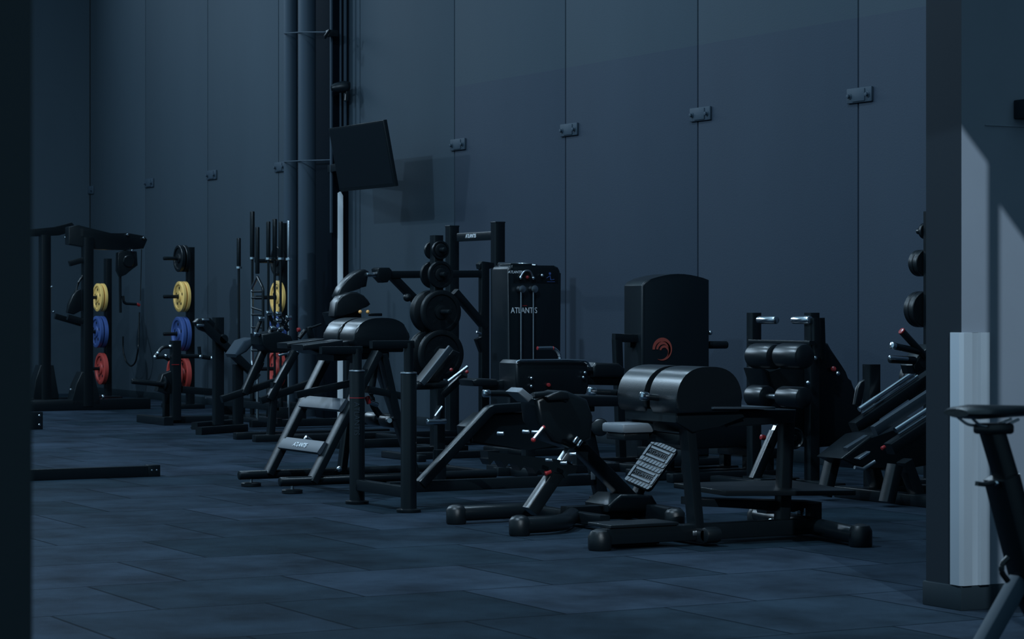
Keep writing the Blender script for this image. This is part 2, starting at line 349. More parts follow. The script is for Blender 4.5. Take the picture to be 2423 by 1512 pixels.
def plate(key, r, th, m, loc, axis, label, group, ridges=0):
    """axis: the side the front face looks to"""
    if key not in PM:
        o = plate_mesh('weight_plate', r, th, m, True, ridges).build('weight_plate', m)
        o.data.transform(Matrix.Translation(o.location)); o.data.materials.append(M['rubber']); PM[key] = o
    else:
        o = PM[key].copy(); C.objects.link(o)
    o.location = Vector(loc); o.rotation_euler = Vector((0, -1, 0)).rotation_difference(Vector(axis)).to_euler()
    return tag(o, label, 'weight plate', group)
# storage posts against the back wall, plates on pegs that point into the room
def storage_post(px, top, y, label, sets, base=True):
    bx = Y(px, 800, y).x; z1 = Y(px, top, y).z
    t = thing('plate_storage_post', (bx, y, 0), label, 'plate storage', 'plate storage posts along the back wall')
    MB().bar((bx, y, .06), (bx, y, z1), .09, .11).build('post', 'black', t)
    MB().box((bx-.28, y-.30, 0), (bx+.28, y+.10, .06), .01).build('base', 'black', t)
    for py_, items in sets:
        z = Y(px, py_, y).z; L = .32
        MB().cap((bx, y-.04, z), (bx, y-.05-L, z), .024).build('peg', 'steel' if py_ > 2000 else 'black', t)
        yy = y-.058
        for key, r, th, m, lab in items:
            plate(key, r, th, m, (bx, yy, z), (0, -1, 0), lab, 'colour coded plates on the storage posts'); yy -= th+(.06 if key == 'r' else .016)
KB, KY, KBL, KR = ('k', .175, .05, 'rubber'), ('y', .20, .045, 'yellow'), ('b', .225, .055, 'blue'), ('r', .225, .065, 'red')
storage_post(450, 585, 11.55, 'black storage post with four plate pegs, middle one of three', [
    (612, [KB+('black plate nearest the wall on top peg of the middle storage post',), KB+('outer black plate on top peg of the middle storage post',), KB+('black plate facing the room on top peg of the middle storage post',)][:2]),
    (702, [KY+('rear yellow plate of the pair on the middle storage post',), KY+('front yellow plate of the pair on the middle storage post',)]),
    (790, [KBL+('rear blue plate of the pair on the middle storage post',), KBL+('front blue plate of the pair on the middle storage post',)]),
    (884, [KR+('rear red plate of the pair on the middle storage post',), KR+('front red plate of the pair on the middle storage post',)])])
storage_post(255, 612, 11.55, 'black storage post behind the cable machine at the far left', [
    (704, [KY+('rear yellow plate on the post behind the cable machine',), KY+('front yellow plate on the post behind the cable machine',)]),
    (785, [KBL+('rear blue plate on the post behind the cable machine',), KBL+('front blue plate on the post behind the cable machine',)]),
    (872, [KR+('red plate on the post behind the cable machine',)])])
storage_post(672, 528, 11.45, 'black storage post standing behind the upright barbells', [
    (618, [KB+('black plate on top peg of the post behind the barbells',)]),
    (704, [KY+('yellow plate on the post behind the upright barbells',)]),
    (790, [KBL+('blue plate on the post behind the upright barbells',)]),
    (872, [KR+('red plate on the post behind the upright barbells',)])])
# ------------------------------------------------------------------ upright barbells in a floor holder
HY = 10.95
hp = Y(620, 900, HY)
t = thing('barbell_holder', (hp.x, HY, 0), 'low black floor holder with upright barbells', 'barbell holder')
l_, r_ = Y(548, 900, HY).x, Y(694, 900, HY).x
MB().box((l_, HY-.22, 0), (r_, HY+.18, .05), .01).build('base_plate', 'black', t)
for zz in (.22,): MB().box((l_, HY-.20, .16), (r_, HY-.17, .24), .004).box((l_, HY+.14, .16), (r_, HY+.17, .24), .004).build('rim', 'black', t)
for a in (l_+.02, r_-.02): MB().box((a-.02, HY-.2, .05), (a+.02, HY+.16, .2), .004).build('end_plate', 'black', t)
def barbell(px, top, ringpy, y, label, rs=.025, m='black', ringm='alu', name='barbell'):
    p = Y(px, 700, y); zt = Y(px, top, y).z; zr = Y(px, ringpy, y).z
    t = thing(name, (p.x, y, .052), label, 'barbell', 'upright barbells in the floor holder')
    MB().tube([(p.x, y, .052), (p.x, y, zr)], .0145).build('shaft', m, t)
    MB().cap((p.x, y, zr), (p.x, y, zt), rs).build('sleeve', m, t)
    MB().lathe((p.x, y, zr-.02), (0, 0, 1), [(.03, 0), (.038, .003), (.038, .026), (.03, .03)], 20).build('collar', ringm, t)
    MB().cap((p.x, y, .054), (p.x, y, .4), rs).build('sleeve', m, t); return t
barbell(565, 563, 632, HY, 'shortest black barbell standing alone at the left of the holder')
barbell(597, 500, 610, HY+.12, 'tallest black barbell standing in the holder', .028)
barbell(635, 524, 611, HY, 'black barbell with bright collar, third shaft from the left')
barbell(650, 518, 611, HY+.1, 'black barbell between two bright collared barbells', .027, ringm='black')
barbell(664, 524, 611, HY, 'black barbell with bright collar in front of the storage post')
barbell(683, 522, 612, HY-.05, 'slim steel barbell at the right end of the holder', .018, m='steel')
p = Y(609, 700, HY-.08); bx, by = p.x, HY-.08
def zz(py_): return Y(609, py_, by).z
t = thing('multi_grip_bar', (bx, by, .052), 'barbell with a ladder-like multi grip frame standing upright in the holder', 'barbell', 'upright barbells in the floor holder')
MB().cap((bx, by, zz(648)), (bx, by, zz(537)), .025).build('sleeve', 'black', t)
wx_ = .17
fr = [(bx, by, zz(655)), (bx-wx_, by, zz(682)), (bx-wx_, by, zz(860)), (bx, by, zz(885)), (bx, by, .052)]
MB().tube(fr, .016, .04).build('side_rail', 'steel', t)
MB().tube([(2*bx-a, b_, c2) for a, b_, c2 in fr[:-1]], .016, .04).build('side_rail', 'black', t)
for py_, tl_ in ((690, 0), (705, 0), (728, 8), (745, 0), (775, 0), (800, 0), (830, 0)): MB().tube([(bx-wx_, by, zz(py_)), (bx+wx_, by, zz(py_+tl_))], .012).build('grip', 'black', t)
# ------------------------------------------------------------------ cable machine, far left
A, B = -30.2, -31.0
t = thing('cable_machine', (-30.6, 9.9, 0), 'tall black cable machine with sloping top beams at the far left', 'cable machine')
for (p0, p1, x) in (((207, 562), (205, 960), A), ((106, 556), (106, 950), B)):
    MB().bar(X(p0[0], p0[1], x), V(*X(p1[0], p1[1], x).xy, .05), .14, .13, up=(0, 1, 0)).build('upright', 'black', t)
def poly(pts, x): return [X(a, b, x) for a, b in pts]
MB().prism(poly([(163, 537), (185, 532), (262, 553), (302, 551), (341, 558), (349, 567), (340, 588), (300, 592), (230, 590), (163, 578)], A), (-.16, 0, 0), .008).build('top_beam', 'black', t)
MB().prism(poly([(60, 543), (132, 538), (170, 526), (176, 533), (166, 550), (140, 557), (60, 560)], B), (-.12, 0, 0), .006).build('top_beam', 'black', t)
MB().bar(X(176, 552, B), X(190, 550, A), .08, .1).build('cross_beam', 'black', t)
for a, b in ((155, 562), (207, 567), (302, 555), (340, 563), (313, 593), (123, 679), (127, 738), (168, 922)):
    MB().lathe(X(a, b, A+.03 if a > 160 else B+.3), (1, 0, 0), [(.016, -.03), (.016, .004), (.009, .012)], 10).build('bolt', 'chrome', t)
MB().prism(poly([(280, 598), (300, 592), (324, 595), (326, 628), (312, 638), (298, 650), (286, 655), (279, 640)], A), (-.1, 0, 0), .006).build('pulley_housing', 'black', t)
MB().lathe(X(305, 618, A+.012), (1, 0, 0), [(.07, -.01), (.08, 0), (.07, .01)], 20).build('pulley', 'black', t)
MB().tube([X(335, 590, A-.05), X(334, 640, A-.05), X(332, 712, A-.05)], .006).build('cable', 'black', t)
MB().bar(X(284, 652, A-.05), X(285, 740, A-.05), .03, .03).build('handle_arm', 'black', t)
MB().tube([X(291, 700, A-.05), X(293, 718, A-.05), X(324, 720, A-.05)], .018, .05).build('handle_bar', 'black', t)
MB().cap(X(323, 719, A-.05), X(331, 723, A-.05), .02).build('handle_end', 'knob', t)
for (a, b, x) in (((164, 624), (196, 615), A), ((160, 750), (195, 760), A), ((130, 748), (192, 766), B+.4)): MB().bar(X(*a, x), X(*b, x), .06, .07).build('carriage_arm', 'black', t)
MB().tube([X(196, 652, A), X(186, 668, A), X(179, 690, A), X(176, 720, A)], .014).build('handle_strap', 'black', t)
MB().prism(poly([(181, 688), (192, 684), (193, 735), (176, 744), (160, 740), (163, 720), (172, 700)], A+.02), (-.08, 0, 0), .01).build('handle_grip', 'black', t)
for x, pts in ((A+.06, [(194, 880), (222, 880), (236, 940), (238, 958), (168, 960), (180, 910)]), (B+.06, [(96, 864), (127, 864), (139, 935), (140, 946), (78, 946), (84, 900)])): MB().prism(poly(pts, x), (-.22, 0, 0), .01).build('flared_foot', 'black', t)
p = Z(205, 972)
MB().box((A-.1, 9.0, 0), (A+.06, 11.0, .14), .012).build('base_beam', 'black', t)
MB().box((B-.1, 8.8, 0), (B+.06, 10.9, .14), .012).build('base_beam', 'black', t)
MB().box((B, 9.9, .02), (A, 10.05, .12), .01).build('base_crossbar', 'black', t)
MB().lathe(X(243, 939, A+.01), (1, 0, -.1), [(.02, 0), (.028, .01), (.01, .03)], 12).build('adjuster', 'chrome', t)
o = MB().tube([Y(291, 796, 11.9), Y(291, 830, 11.9), Y(298, 856, 11.9), Y(310, 868, 11.9), Y(321, 858, 11.9), Y(328, 820, 11.9), Y(330, 740, 12.1)], .012, .08).build('hanging_cable', 'black'); tag(o, 'black cable hanging in a loop on the wall beside the cable machine', 'cable')
p = Z(92, 1016)
t = thing('rack_upright_base', p, 'black bolted steel foot just past the dark doorway jamb', 'rack foot'); MB().box(p+V(-.06, -.35, 0), p+V(.02, .04, .19), .006).build('foot_block', 'black', t)
for z in (.05, .15): MB().lathe(p+V(.02, .0, z), (1, 0, 0), [(.014, -.005), (.014, .005), (.008, .01)], 10).build('bolt', 'steel', t)
# long floor beam at the left
t = thing('floor_beam', (-18.3, 6.0, 0), 'long low black steel beam lying on the tiles at the left', 'beam')
MB().box((-18.35, 4.3, .0), (-18.27, Z(395, 1130).y-.02, .085), .004).build('beam', 'black', t)
e_ = Z(395, 1130); MB().box((-18.355, e_.y-.10, -.0), (-18.265, e_.y, .09), .003).build('end_sleeve', 'black', t)
for k in (.03, .07): MB().lathe((-18.265, e_.y-k, .05), (1, 0, 0), [(.008, -.002), (.008, .004), (.004, .006)], 8).build('bolt', 'steel', t)
# ------------------------------------------------------------------ calf machine
x = -26.1
t = thing('calf_machine', (-26.4, 9.8, 0), 'black plate loaded machine with side handles in front of the middle storage post', 'gym machine')
MB().bar(X(415, 806, x), V(*X(415, 990, x).xy, .05), .10, .11, up=(0, 1, 0)).build('upright', 'black', t)
MB().bar(X(393, 925, -26.4), V(*X(393, 985, -26.4).xy, .05), .07, .07, up=(0, 1, 0)).build('rear_post', 'black', t)
a, b = Z(334, 999), Z(440, 1006); MB().bar(V(a.x, a.y, .045), V(b.x, a.y, .045), .11, .09).build('base_foot', 'black', t)
MB().bar(V(-26.15, a.y, .05), V(-26.15, a.y+.8, .05), .08, .08).build('base_beam', 'black', t)
MB().tube(poly([(404, 821), (384, 821), (372, 838), (366, 845)], x), .02, .06).build('handle', 'black', t)
MB().tube(poly([(366, 846), (390, 845), (400, 852)], x-.1), .02, .05).build('handle', 'black', t)
for q in ((403, 820), (374, 836), (367, 845), (393, 842)): MB().ball(X(*q, x+.005), .021).build('handle_end', 'chrome', t)
MB().tube(poly([(427, 843), (470, 843), (503, 848)], x), .025).tube(poly([(473, 843), (471, 820)], x), .02).build('handle', 'black', t)
for q in ((474, 844), (501, 848)): MB().ball(X(*q, x+.005), .028).build('handle_end', 'chrome', t)
MB().prism(poly([(385, 885), (428, 870), (432, 925), (395, 933), (372, 925)], x), (-.12, 0, 0), .01).build('pivot_block', 'black', t)
MB().cap(X(311, 902, x), X(388, 910, x), .03).build('loading_horn', 'black', t)
MB().lathe(X(386, 906, x), (0, 1, 0), [(.06, 0), (.08, .01), (.06, .04)], 20).build('horn_flange', 'black', t)
MB().bar(X(430, 922, x), X(508, 928, x), .07, .08).build('side_beam', 'black', t)
MB().bar(X(487, 940, x), X(505, 943, x), .04, .03).build('foot_step', 'steel', t)
for q, l in (((848, 0), 0),): MB().box(X(406, 862, x+.052), X(424, 863.5, x+.056), 0).build('stripe', 'knob', t)
# ------------------------------------------------------------------ lever row machine
x = -24.7
t = thing('lever_row_machine', (-24.7, 10.0, 0), 'black lever row machine with a tall post and diagonal arm', 'gym machine')
MB().bar(X(516, 751, x), V(*X(516, 1000, x).xy, .06), .09, .11, up=(0, 1, 0)).build('upright', 'black', t)
MB().bar(X(478, 764, x+.1), X(608, 893, x+.1), .08, .10, up=(1, 0, 0)).build('lever_arm', 'black', t)
MB().prism(poly([(462, 762), (470, 754), (498, 752), (510, 765), (500, 790), (475, 780)], x+.12), (-.1, 0, 0), .012).build('lever_head', 'black', t)
for q in ((474, 770), (486, 757)): MB().cap(X(*q, x+.14)+V(0, -.04, 0), X(*q, x+.14)+V(0, .04, 0), .016).build('lever_pin', 'chrome', t)
MB().lathe(X(530, 803, x+.15), (1, 0, 0), [(.05, -.16), (.055, -.15), (.055, -.01), (.045, 0)], 20).build('pivot', 'black', t)
MB().bar(X(563, 862, x), V(*X(563, 985, x).xy, .06), .09, .1, up=(0, 1, 0)).build('rear_post', 'black', t)
for a, b in (((460, 1008), (560, 1000)), ((470, 1020), (580, 1012))):
    p, q = Z(*a, .04), Z(*b, .04); MB().bar(p, q, .08, .08).build('base_rail', 'black', t)
for a in ((466, 1014), (548, 1022)): MB().lathe(Z(*a), (0, 0, 1), [(.07, 0), (.07, .02), (.03, .03)], 20).build('foot_pad', 'rubber', t)
a = Z(516, 1004).y
MB().bar(V(x, a-.1, .06), V(x, a+1.6, .06), .09, .08).build('base_beam', 'black', t)
# ------------------------------------------------------------------ incline chest row
x = -22.9
t = thing('chest_supported_row', (-22.9, 9.8, 0), 'black incline row machine with a fan of bright tipped handles', 'gym machine')
MB().prism(poly([(556, 838), (578, 806), (600, 799), (603, 812), (585, 832), (560, 846)], x-.2), (-.28, 0, 0), .02).build('chest_pad', 'matte', t)
MB().bar(X(600, 820, x-.3), X(646, 786, x-.3), .06, .06, up=(1, 0, 0)).build('pad_stem', 'black', t)
MB().bar(X(577, 932, x), X(648, 775, x), .07, .09, up=(1, 0, 0)).build('leg', 'black', t)
MB().bar(X(636, 945, x+.5), X(698, 832, x+.5), .07, .09, up=(1, 0, 0)).build('leg', 'black', t)
for a, b, xx in (((524, 945), (655, 902), x), ((616, 948), (748, 902), x+.5)): MB().bar(X(*a, xx), X(*b, xx), .07, .06, up=(1, 0, 0)).build('slope_rail', 'black', t)
hub = X(650, 800, x+.2)
MB().prism(poly([(618, 790), (660, 783), (690, 795), (700, 820), (680, 835), (640, 835), (620, 815)], x+.25), (-.3, 0, 0), .02).build('handle_hub', 'black', t)
for tip, base in (((618, 755), (606, 786)), ((636, 741), (652, 778)), ((659, 743), (680, 775)), ((683, 752), (668, 778)), ((659, 759), (682, 782)), ((646, 777), (636, 792)), ((664, 779), (660, 795)), ((607, 791), (630, 800))):
    MB().tube([X(*base, x+.2), X(*tip, x+.2)], .019).build('handle', 'black', t)
    MB().cap(X(*tip, x+.22)+V(0, -.03, .0), X(*tip, x+.22)+V(0, .03, .0), .024).build('handle_tip', 'chrome', t)
for a, b in (((659, 841), (682, 836)), ((695, 837), (708, 832)), ((705, 828), (715, 825))): MB().cap(X(*a, x+.3), X(*b, x+.3), .013).build('foot_peg', 'chrome', t)
MB().box(V(x-.05, X(577, 932, x).y-.1, 0), V(x+.05, X(577, 932, x).y+1.6, .07), .008).build('base_rail', 'black', t)
MB().box(V(x+.45, X(577, 932, x).y-.1, 0), V(x+.55, X(577, 932, x).y+1.6, .07), .008).build('base_rail', 'black', t)
for py_, xx in ((960, x), (955, x+.5)):
    p = X(640, 940, xx); MB().bar(V(xx, p.y, .05), X(650, 905, xx), .07, .07, up=(0, 1, 0)).build('short_post', 'black', t)
MB().bar(V(x, p.y+.1, .2), V(x+.5, p.y+.1, .2), .05, .05).build('crossbar', 'black', t)
MB().cap(X(703, 781, x+.3), X(710, 780, x+.3), .022).build('adjust_knob', 'knob', t)
MB().tube(poly([(708, 800), (722, 782)], x+.3), .022).tube(poly([(735, 776), (760, 767)], x+.3), .012).build('adjust_rod', 'black', t)
MB().prism(poly([(728, 775), (738, 772), (745, 800), (734, 806)], x+.3), (-.06, 0, 0), .006).build('pad_post', 'black', t)
# ------------------------------------------------------------------ back extension bench (left): frames lie in planes across its width
FA, NR = -16.95, -16.18
YF = 6.97
t = thing('back_extension_bench', (-16.57, 7.7, 0), 'black back extension bench with ladder legs and split domed pad', 'exercise bench')
for x in (FA, NR):
    MB().cap(V(x, 6.87, .085), V(x, 8.62, .085), .034).build('base_rail', 'black', t)
    MB().tube([V(x, YF, .0+.03), V(x, YF, .07)], .012).build('foot_stem', 'steel', t)
    MB().lathe(V(x, YF, 0), (0, 0, 1), [(.07, 0), (.075, .004), (.075, .024), (.06, .03)], 24).build('foot_pad', 'rubber', t)
    MB().lathe(V(x, 8.5, 0), (0, 0, 1), [(.07, 0), (.075, .004), (.075, .024), (.06, .05)], 24).build('foot_pad', 'rubber', t)
MB().bar(V(FA, 8.55, .085), V(NR, 8.55, .085), .06, .06).build('rear_crossbar', 'black', t)
lf0, lf1 = X(634, 1122, FA), X(772, 846, FA)
ln0, ln1 = X(738, 1140, NR), X(893, 833, NR)
MB().bar(lf0, lf1, .05, .12, up=(1, 0, 0)).build('leg', 'black', t)
MB().bar(ln0, ln1, .05, .12, up=(1, 0, 0)).build('leg', 'black', t)
rungs = []
for fz in (.315, .62):
    p = lf0.lerp(lf1, (fz-lf0.z)/(lf1.z-lf0.z)); q = ln0.lerp(ln1, (fz-ln0.z)/(ln1.z-ln0.z)); y_ = (p.y+q.y)/2-.03
    r = MB().bar(V(FA+.02, y_, fz), V(NR-.02, y_, fz), .030, .10, up=(0, .6, .8)).build('rung', 'mgrey', t); rungs.append((r, V((FA+NR)/2-.03, y_, fz)))
text(S, 'lettering', 'ATLANTIS', .052, rungs[0][1]+V(.03, -.018, .006), (1, 0, 0), (0, .6, .8), 'ink', rungs[0][0], shear=.25)
for a, b, x in (((905, 838), (938, 990), NR), ((938, 990), (985, 1135), NR), ((840, 860), (808, 1120), FA), ((890, 850), (985, 1128), FA)):
    MB().bar(X(*a, x), X(*b, x), .05, .09, up=(1, 0, 0)).build('leg', 'black', t)
MB().ball(X(803, 1110, FA+.05), .022).build('leg_bolt', 'chrome', t)
MB().bar(X(838, 905, -16.5), X(700, 935, -16.5), .05, .05, up=(1, 0, 0)).build('brace', 'black', t)
MB().bar(X(868, 921, NR), X(955, 938, NR), .05, .08, up=(1, 0, 0)).build('brace', 'black', t)
def dome(par, x0, x1, ya, yb, z0, z1, m='vinyl', name='pad', lean=.0):
    """padded half-oval cushion, axis across the bench"""
    pts = []; n = 22
    for i in range(n+1):
        a_ = math.pi*i/n; c2, s2 = -math.cos(a_), math.sin(a_)
        u = abs(c2)**.8*(1 if c2 > 0 else -1)
        pts.append(V(x0, (ya+yb)/2+(yb-ya)/2*u, z0+(z1-z0)*(s2**.78)))
    pts += [V(x0, yb-.02, z0-.03), V(x0, ya+.02, z0-.03)]
    return MB().prism(pts, (x1-x0, 0, 0), .016).build(name, m, par, sharp=50)
e0, e1 = X(838, 812, -16.3), X(970, 812, -16.3); zt = X(905, 752, -16.3).z
ya, yb = e0.y, e1.y
dome(t, -16.86, -16.60, ya, yb, e0.z, zt); dome(t, -16.56, -16.30, ya, yb, e0.z, zt)
MB().box((-16.82, ya+.03, e0.z-.07), (-16.34, yb-.03, e0.z-.028), .01).build('pad_board', 'black', t)
for (a, b), (xa, xb) in ((((679, 812), (768, 801)), (-16.86, -16.66)), (((716, 816), (812, 804)), (-16.50, -16.28))):
    p, q = X(*a, xb), X(*b, xb); d = (q-p); n_ = V(0, -d.z, d.y).normalized()
    MB().prism([p, q, q-n_*.055, p-n_*.04], (xa-xb, 0, 0), .012).build('hip_pad', 'vinyl', t)
MB().prism(poly([(720, 822), (830, 806), (842, 830), (810, 842), (760, 838)], -16.4), (-.36, 0, 0), .01).build('pad_carriage', 'black', t)
MB().bar(X(770, 842, -16.57), X(900, 836, -16.57), .30, .07).build('top_beam', 'black', t)
p = Z(1040, 1140, .06)
MB().bar(V(p.x, p.y, .06), X(1040, 1064, p.x), .07, .08, up=(0, 1, 0)).build('rear_post', 'black', t)
MB().bar(V(p.x, p.y-.1, .04), V(p.x, p.y+.2, .04), .12, .05).build('rear_foot', 'black', t)
for xx, ca, cb in ((-16.85, (886, 990), None), (-16.35, (922, 995), None)):
    c0 = X(*ca, xx); MB().cap(c0-V(.10, 0, 0), c0+V(.10, 0, 0), .052).build('ankle_roller', 'vinyl', t)
MB().tube([X(886, 990, -16.98), X(922, 995, -16.2)], .018).build('roller_axle', 'chrome', t)
MB().tube([X(893, 835, -16.5), X(875, 950, -16.5), X(905, 992, -16.6)], .025, .1).build('roller_arm', 'black', t)
MB().cap(X(872, 950, -16.2), X(894, 958, -16.2), .018).build('adjust_pin', 'chrome', t)
MB().cap(X(868, 938, -16.2), X(874, 955, -16.2), .02).build('pin_collar', 'knob', t)
MB().cap(X(721, 1035, -16.6), X(740, 1049, -16.6), .022).build('foot_peg', 'chrome', t)
# ------------------------------------------------------------------ two-post dip stand with long beam
t = thing('dip_bench', (-14.7, 7.8, 0), 'black bench with two round front posts and a long low beam', 'exercise bench')
P1, P2 = Z(845, 1192), Z(967, 1212)
for P, top, in_, px in ((P1, 877, 835, 845), (P2, 882, 822, 967)):
    zt = X(px, top, P.x).z; zi = X(px, in_, P.x).z
    po = MB().sweep([V(P.x, P.y, .02), V(P.x, P.y, zt-.01), V(P.x, P.y, zt)], ring(.052, 28), scales=[1, 1, .93]).build('post', 'black', t)
    MB().lathe(V(P.x, P.y, 0), (0, 0, 1), [(.078, 0), (.08, .004), (.08, .02), (.06, .025)], 28).build('foot_pad', 'rubber', t)
    MB().tube([V(P.x, P.y, zt-.02), V(P.x, P.y, zi+.03)], .032, n=20).build('inner_post', 'black', t)
    MB().bar(V(P.x, P.y+.03, zi+.02), V(P.x, P.y-.27, zi+.02), .05, .05).build('arm', 'black', t)
    MB().lathe(V(P.x, P.y, zt-.006), (0, 0, 1), [(.053, 0), (.055, .003), (.053, .01), (.035, .012)], 28).build('collar', 'steel', t)
    if px == 845:
        MB().lathe(V(P.x, P.y, X(845, 942, P.x).z), (0, 0, 1), [(.0527, 0), (.0527, .006)], 28).build('stripe', 'knob', t)
        text(S, 'lettering', 'ATLANTIS', .05, V(P.x+.0535*.88, P.y-.0535*.476, X(845, 990, P.x).z), (0, 0, -1), (.476, .88, 0), 'dgrey', po)
MB().bar(V(P1.x, P1.y, .13), V(P2.x, P2.y, .13), .06, .075).build('front_crossbar', 'black', t)
xm = -14.65
MB().bar(V(xm, 7.0, .14), V(xm, 8.62, .14), .06, .075).build('long_beam', 'black', t)
MB().bar(X(1376, 962, xm), V(xm, 8.63, .03), .07, .10, up=(1, 0, 0)).build('rear_leg', 'black', t)
MB().lathe(V(xm, 8.63, 0), (0, 0, 1), [(.075, 0), (.08, .004), (.08, .02), (.06, .03)], 28).build('foot_pad', 'rubber', t)
MB().box(X(1398, 1116, xm+.05), X(1409, 1135, xm+.055)).build('label_plate', 'grey', t)
MB().sweep(fillet([X(994, 1146, xm), X(1160, 968, xm), X(1252, 962, xm)], .03), rect(.06, .085), up=(1, 0, 0)).build('diagonal_strut', 'black', t)
MB().bar(X(1240, 962, xm), X(1400, 958, xm), .08, .09).build('top_beam', 'black', t)
MB().prism(poly([(1350, 938), (1362, 934), (1500, 938), (1505, 948), (1500, 962), (1356, 962)], xm+.15), (-.3, 0, 0), .018).build('bench_pad', 'vinyl', t)
MB().prism(poly([(1150, 978), (1260, 975), (1330, 1000), (1330, 1060), (1250, 1065), (1115, 1050), (1110, 1010)], xm), (-.2, 0, 0), .02).build('seat_carriage', 'black', t)
MB().cap(X(1420, 1011, xm-.05), X(1420, 1011, xm+.22), .062).build('foam_roller', 'vinyl', t)
# ------------------------------------------------------------------ glute machine with ribbed footplate
t = thing('glute_kickback_machine', (-13.0, 7.4, 0), 'low black kickback machine with a ribbed grey footplate', 'gym machine')
x1, x2, xm = -13.43, -12.58, -13.0
MB().cap(V(x1, 6.86, .065), V(x1, 7.50, .065), .048).build('front_foot', 'black', t)
MB().sweep(fillet([V(x2, 6.83, .06), V(x2, 7.15, .06), V(xm+.1, 7.40, .07)], .2), ring(.05, 16)).build('front_foot', 'black', t)
for P in (V(x1, 6.88, .0), V(x2, 6.86, .0), V(x2+.0, 7.93, 0), V(x1+.1, 8.0, 0)): MB().lathe(P, (0, 0, 1), [(.055, 0), (.062, .01), (.062, .09), (.045, .112), (.02, .12)], 20).build('foot_cap', 'rubber', t)
MB().bar(V(x1, 7.44, .06), V(x2, 7.44, .06), .07, .07).build('front_crossbar', 'black', t)
MB().bar(V(xm, 7.40, .075), V(xm, 8.0, .075), .09, .09).build('base_beam', 'black', t)
MB().bar(V(x1+.1, 8.0, .07), V(x2, 7.93, .07), .09, .1).build('rear_crossbar', 'black', t)
la, lb = X(1254, 1210, xm), X(1362, 1050, xm)
MB().bar(la, la.lerp(lb, .70), .085, .085, up=(1, 0, 0)).build('front_leg', 'black', t)
MB().bar(la.lerp(lb, .66), lb, .065, .065, up=(1, 0, 0)).build('inner_leg', 'steel', t)
MB().cap(X(1289, 1121, xm+.04), X(1303, 1115, xm+.04), .015).build('pin_knob', 'knob', t)
MB().prism(poly([(1268, 945), (1300, 930), (1345, 925), (1392, 945), (1406, 985), (1402, 1040), (1360, 1062), (1310, 1045), (1275, 1000)], xm+.1), (-.22, 0, 0), .03).build('pivot_body', 'black', t)
MB().bar(X(1362, 1050, xm), X(1500, 1190, xm), .08, .1, up=(1, 0, 0)).build('rear_strut', 'black', t)
MB().prism(poly([(1440, 1195), (1470, 1170), (1545, 1172), (1562, 1200), (1556, 1212), (1440, 1212)], xm+.12), (-.3, 0, 0), .02).build('plate_bracket', 'black', t)
# footplate: face turned to the room and the camera, raised ribs as its own tread
u0 = X(1592, 1048, xm+.05); l0 = X(1512, 1160, xm+.05)
upv = (u0-l0); Hh = upv.length; upv.normalize(); rt = V(.80, .52, .03); rt = (rt-upv*rt.dot(upv)).normalized()
nv = rt.cross(upv).normalized(); nv = nv if nv.x*.88-nv.y*.476 > 0 else -nv
Wd = .21; cc = (X(1540, 1100, xm+.05))
def fp(u, v, d=0): return cc+rt*u+upv*v+nv*d
def rrect(u0_, v0_, u1_, v1_, r, d):
    o_ = []
    for su, sv, a0 in ((u1_-r, v1_-r, 0), (u0_+r, v1_-r, 90), (u0_+r, v0_+r, 180), (u1_-r, v0_+r, 270)):
        for a_ in (0, 30, 60, 90): tt = math.radians(a0+a_); o_.append(fp(su+r*math.cos(tt), sv+r*math.sin(tt), d))
    return o_
hw, hh = .105, .165
mb = MB(); mb.prism(rrect(-hw, -hh, hw, hh, .03, 0), -nv*.025, .004).mark(0)
for s_ in (-1, 1):
    base = s_*.083
    mb.prism(rrect(-hw+.006, base-.076, hw-.006, base-.048, .010, .001), nv*.006)
    mb.prism(rrect(-hw+.006, base+.048, hw-.006, base+.076, .010, .001), nv*.006)
    mb.prism(rrect(-hw+.006, base-.040, -hw+.022, base+.040, .006, .001), nv*.006); mb.prism(rrect(hw-.022, base-.040, hw-.006, base+.040, .006, .001), nv*.006)
    mb.prism(rrect(-hw+.03, base+.022, hw-.03, base+.036, .004, .001), nv*.006); mb.prism(rrect(-hw+.03, base-.036, hw-.03, base-.022, .004, .001), nv*.006)
mb.mark(1)
for s_ in (-1, 1):
    for v0 in (-.076, .048):
        for k in range(7):
            u = -.075+k*.025; mb.prism([fp(u-.003, s_*.083+v0, .0068), fp(u+.003, s_*.083+v0, .0068), fp(u+.012, s_*.083+v0+.028, .0068), fp(u+.006, s_*.083+v0+.028, .0068)], nv*.0012)
mb.mark(0); fpl = mb.build('footplate', 'rubber', t); fpl.data.materials.append(M['grey'])
for s_ in (-1, 1): text(S, 'lettering', 'ATLANTIS', .034, fp(0, s_*.083, .003), rt, upv, 'dgrey', fpl, ext=.003)
MB().bar(fp(0, -.1, -.03), X(1500, 1185, xm), .05, .07, up=(1, 0, 0)).build('plate_stem', 'black', t)
for xx in (xm-.3, ): MB().tube([X(1146, 931, xx), X(1222, 931, xx), X(1290, 992, xx)], .02, .12).build('handle', 'black', t); MB().cap(X(1143, 931, xx), X(1159, 931, xx), .024).build('handle_end', 'chrome', t)
MB().tube([X(1262, 936, xm+.1), X(1300, 932, xm+.1), X(1340, 945, xm+.1)], .02, .06).build('handle', 'black', t)
pd = poly([(1224, 928), (1238, 918), (1264, 940), (1252, 952)], xm+.12); MB().prism(pd, (-.16, 0, 0), .012).build('elbow_pad', 'grey', t)
MB().prism(poly([(1290, 938), (1328, 924), (1346, 928), (1350, 945), (1300, 948)], xm+.14), (-.18, 0, 0), .014).build('elbow_pad', 'vinyl', t)
MB().tube([X(1262, 1040, xm+.2), X(1285, 1012, xm+.2)], .011).build('lock_rod', 'steel', t)
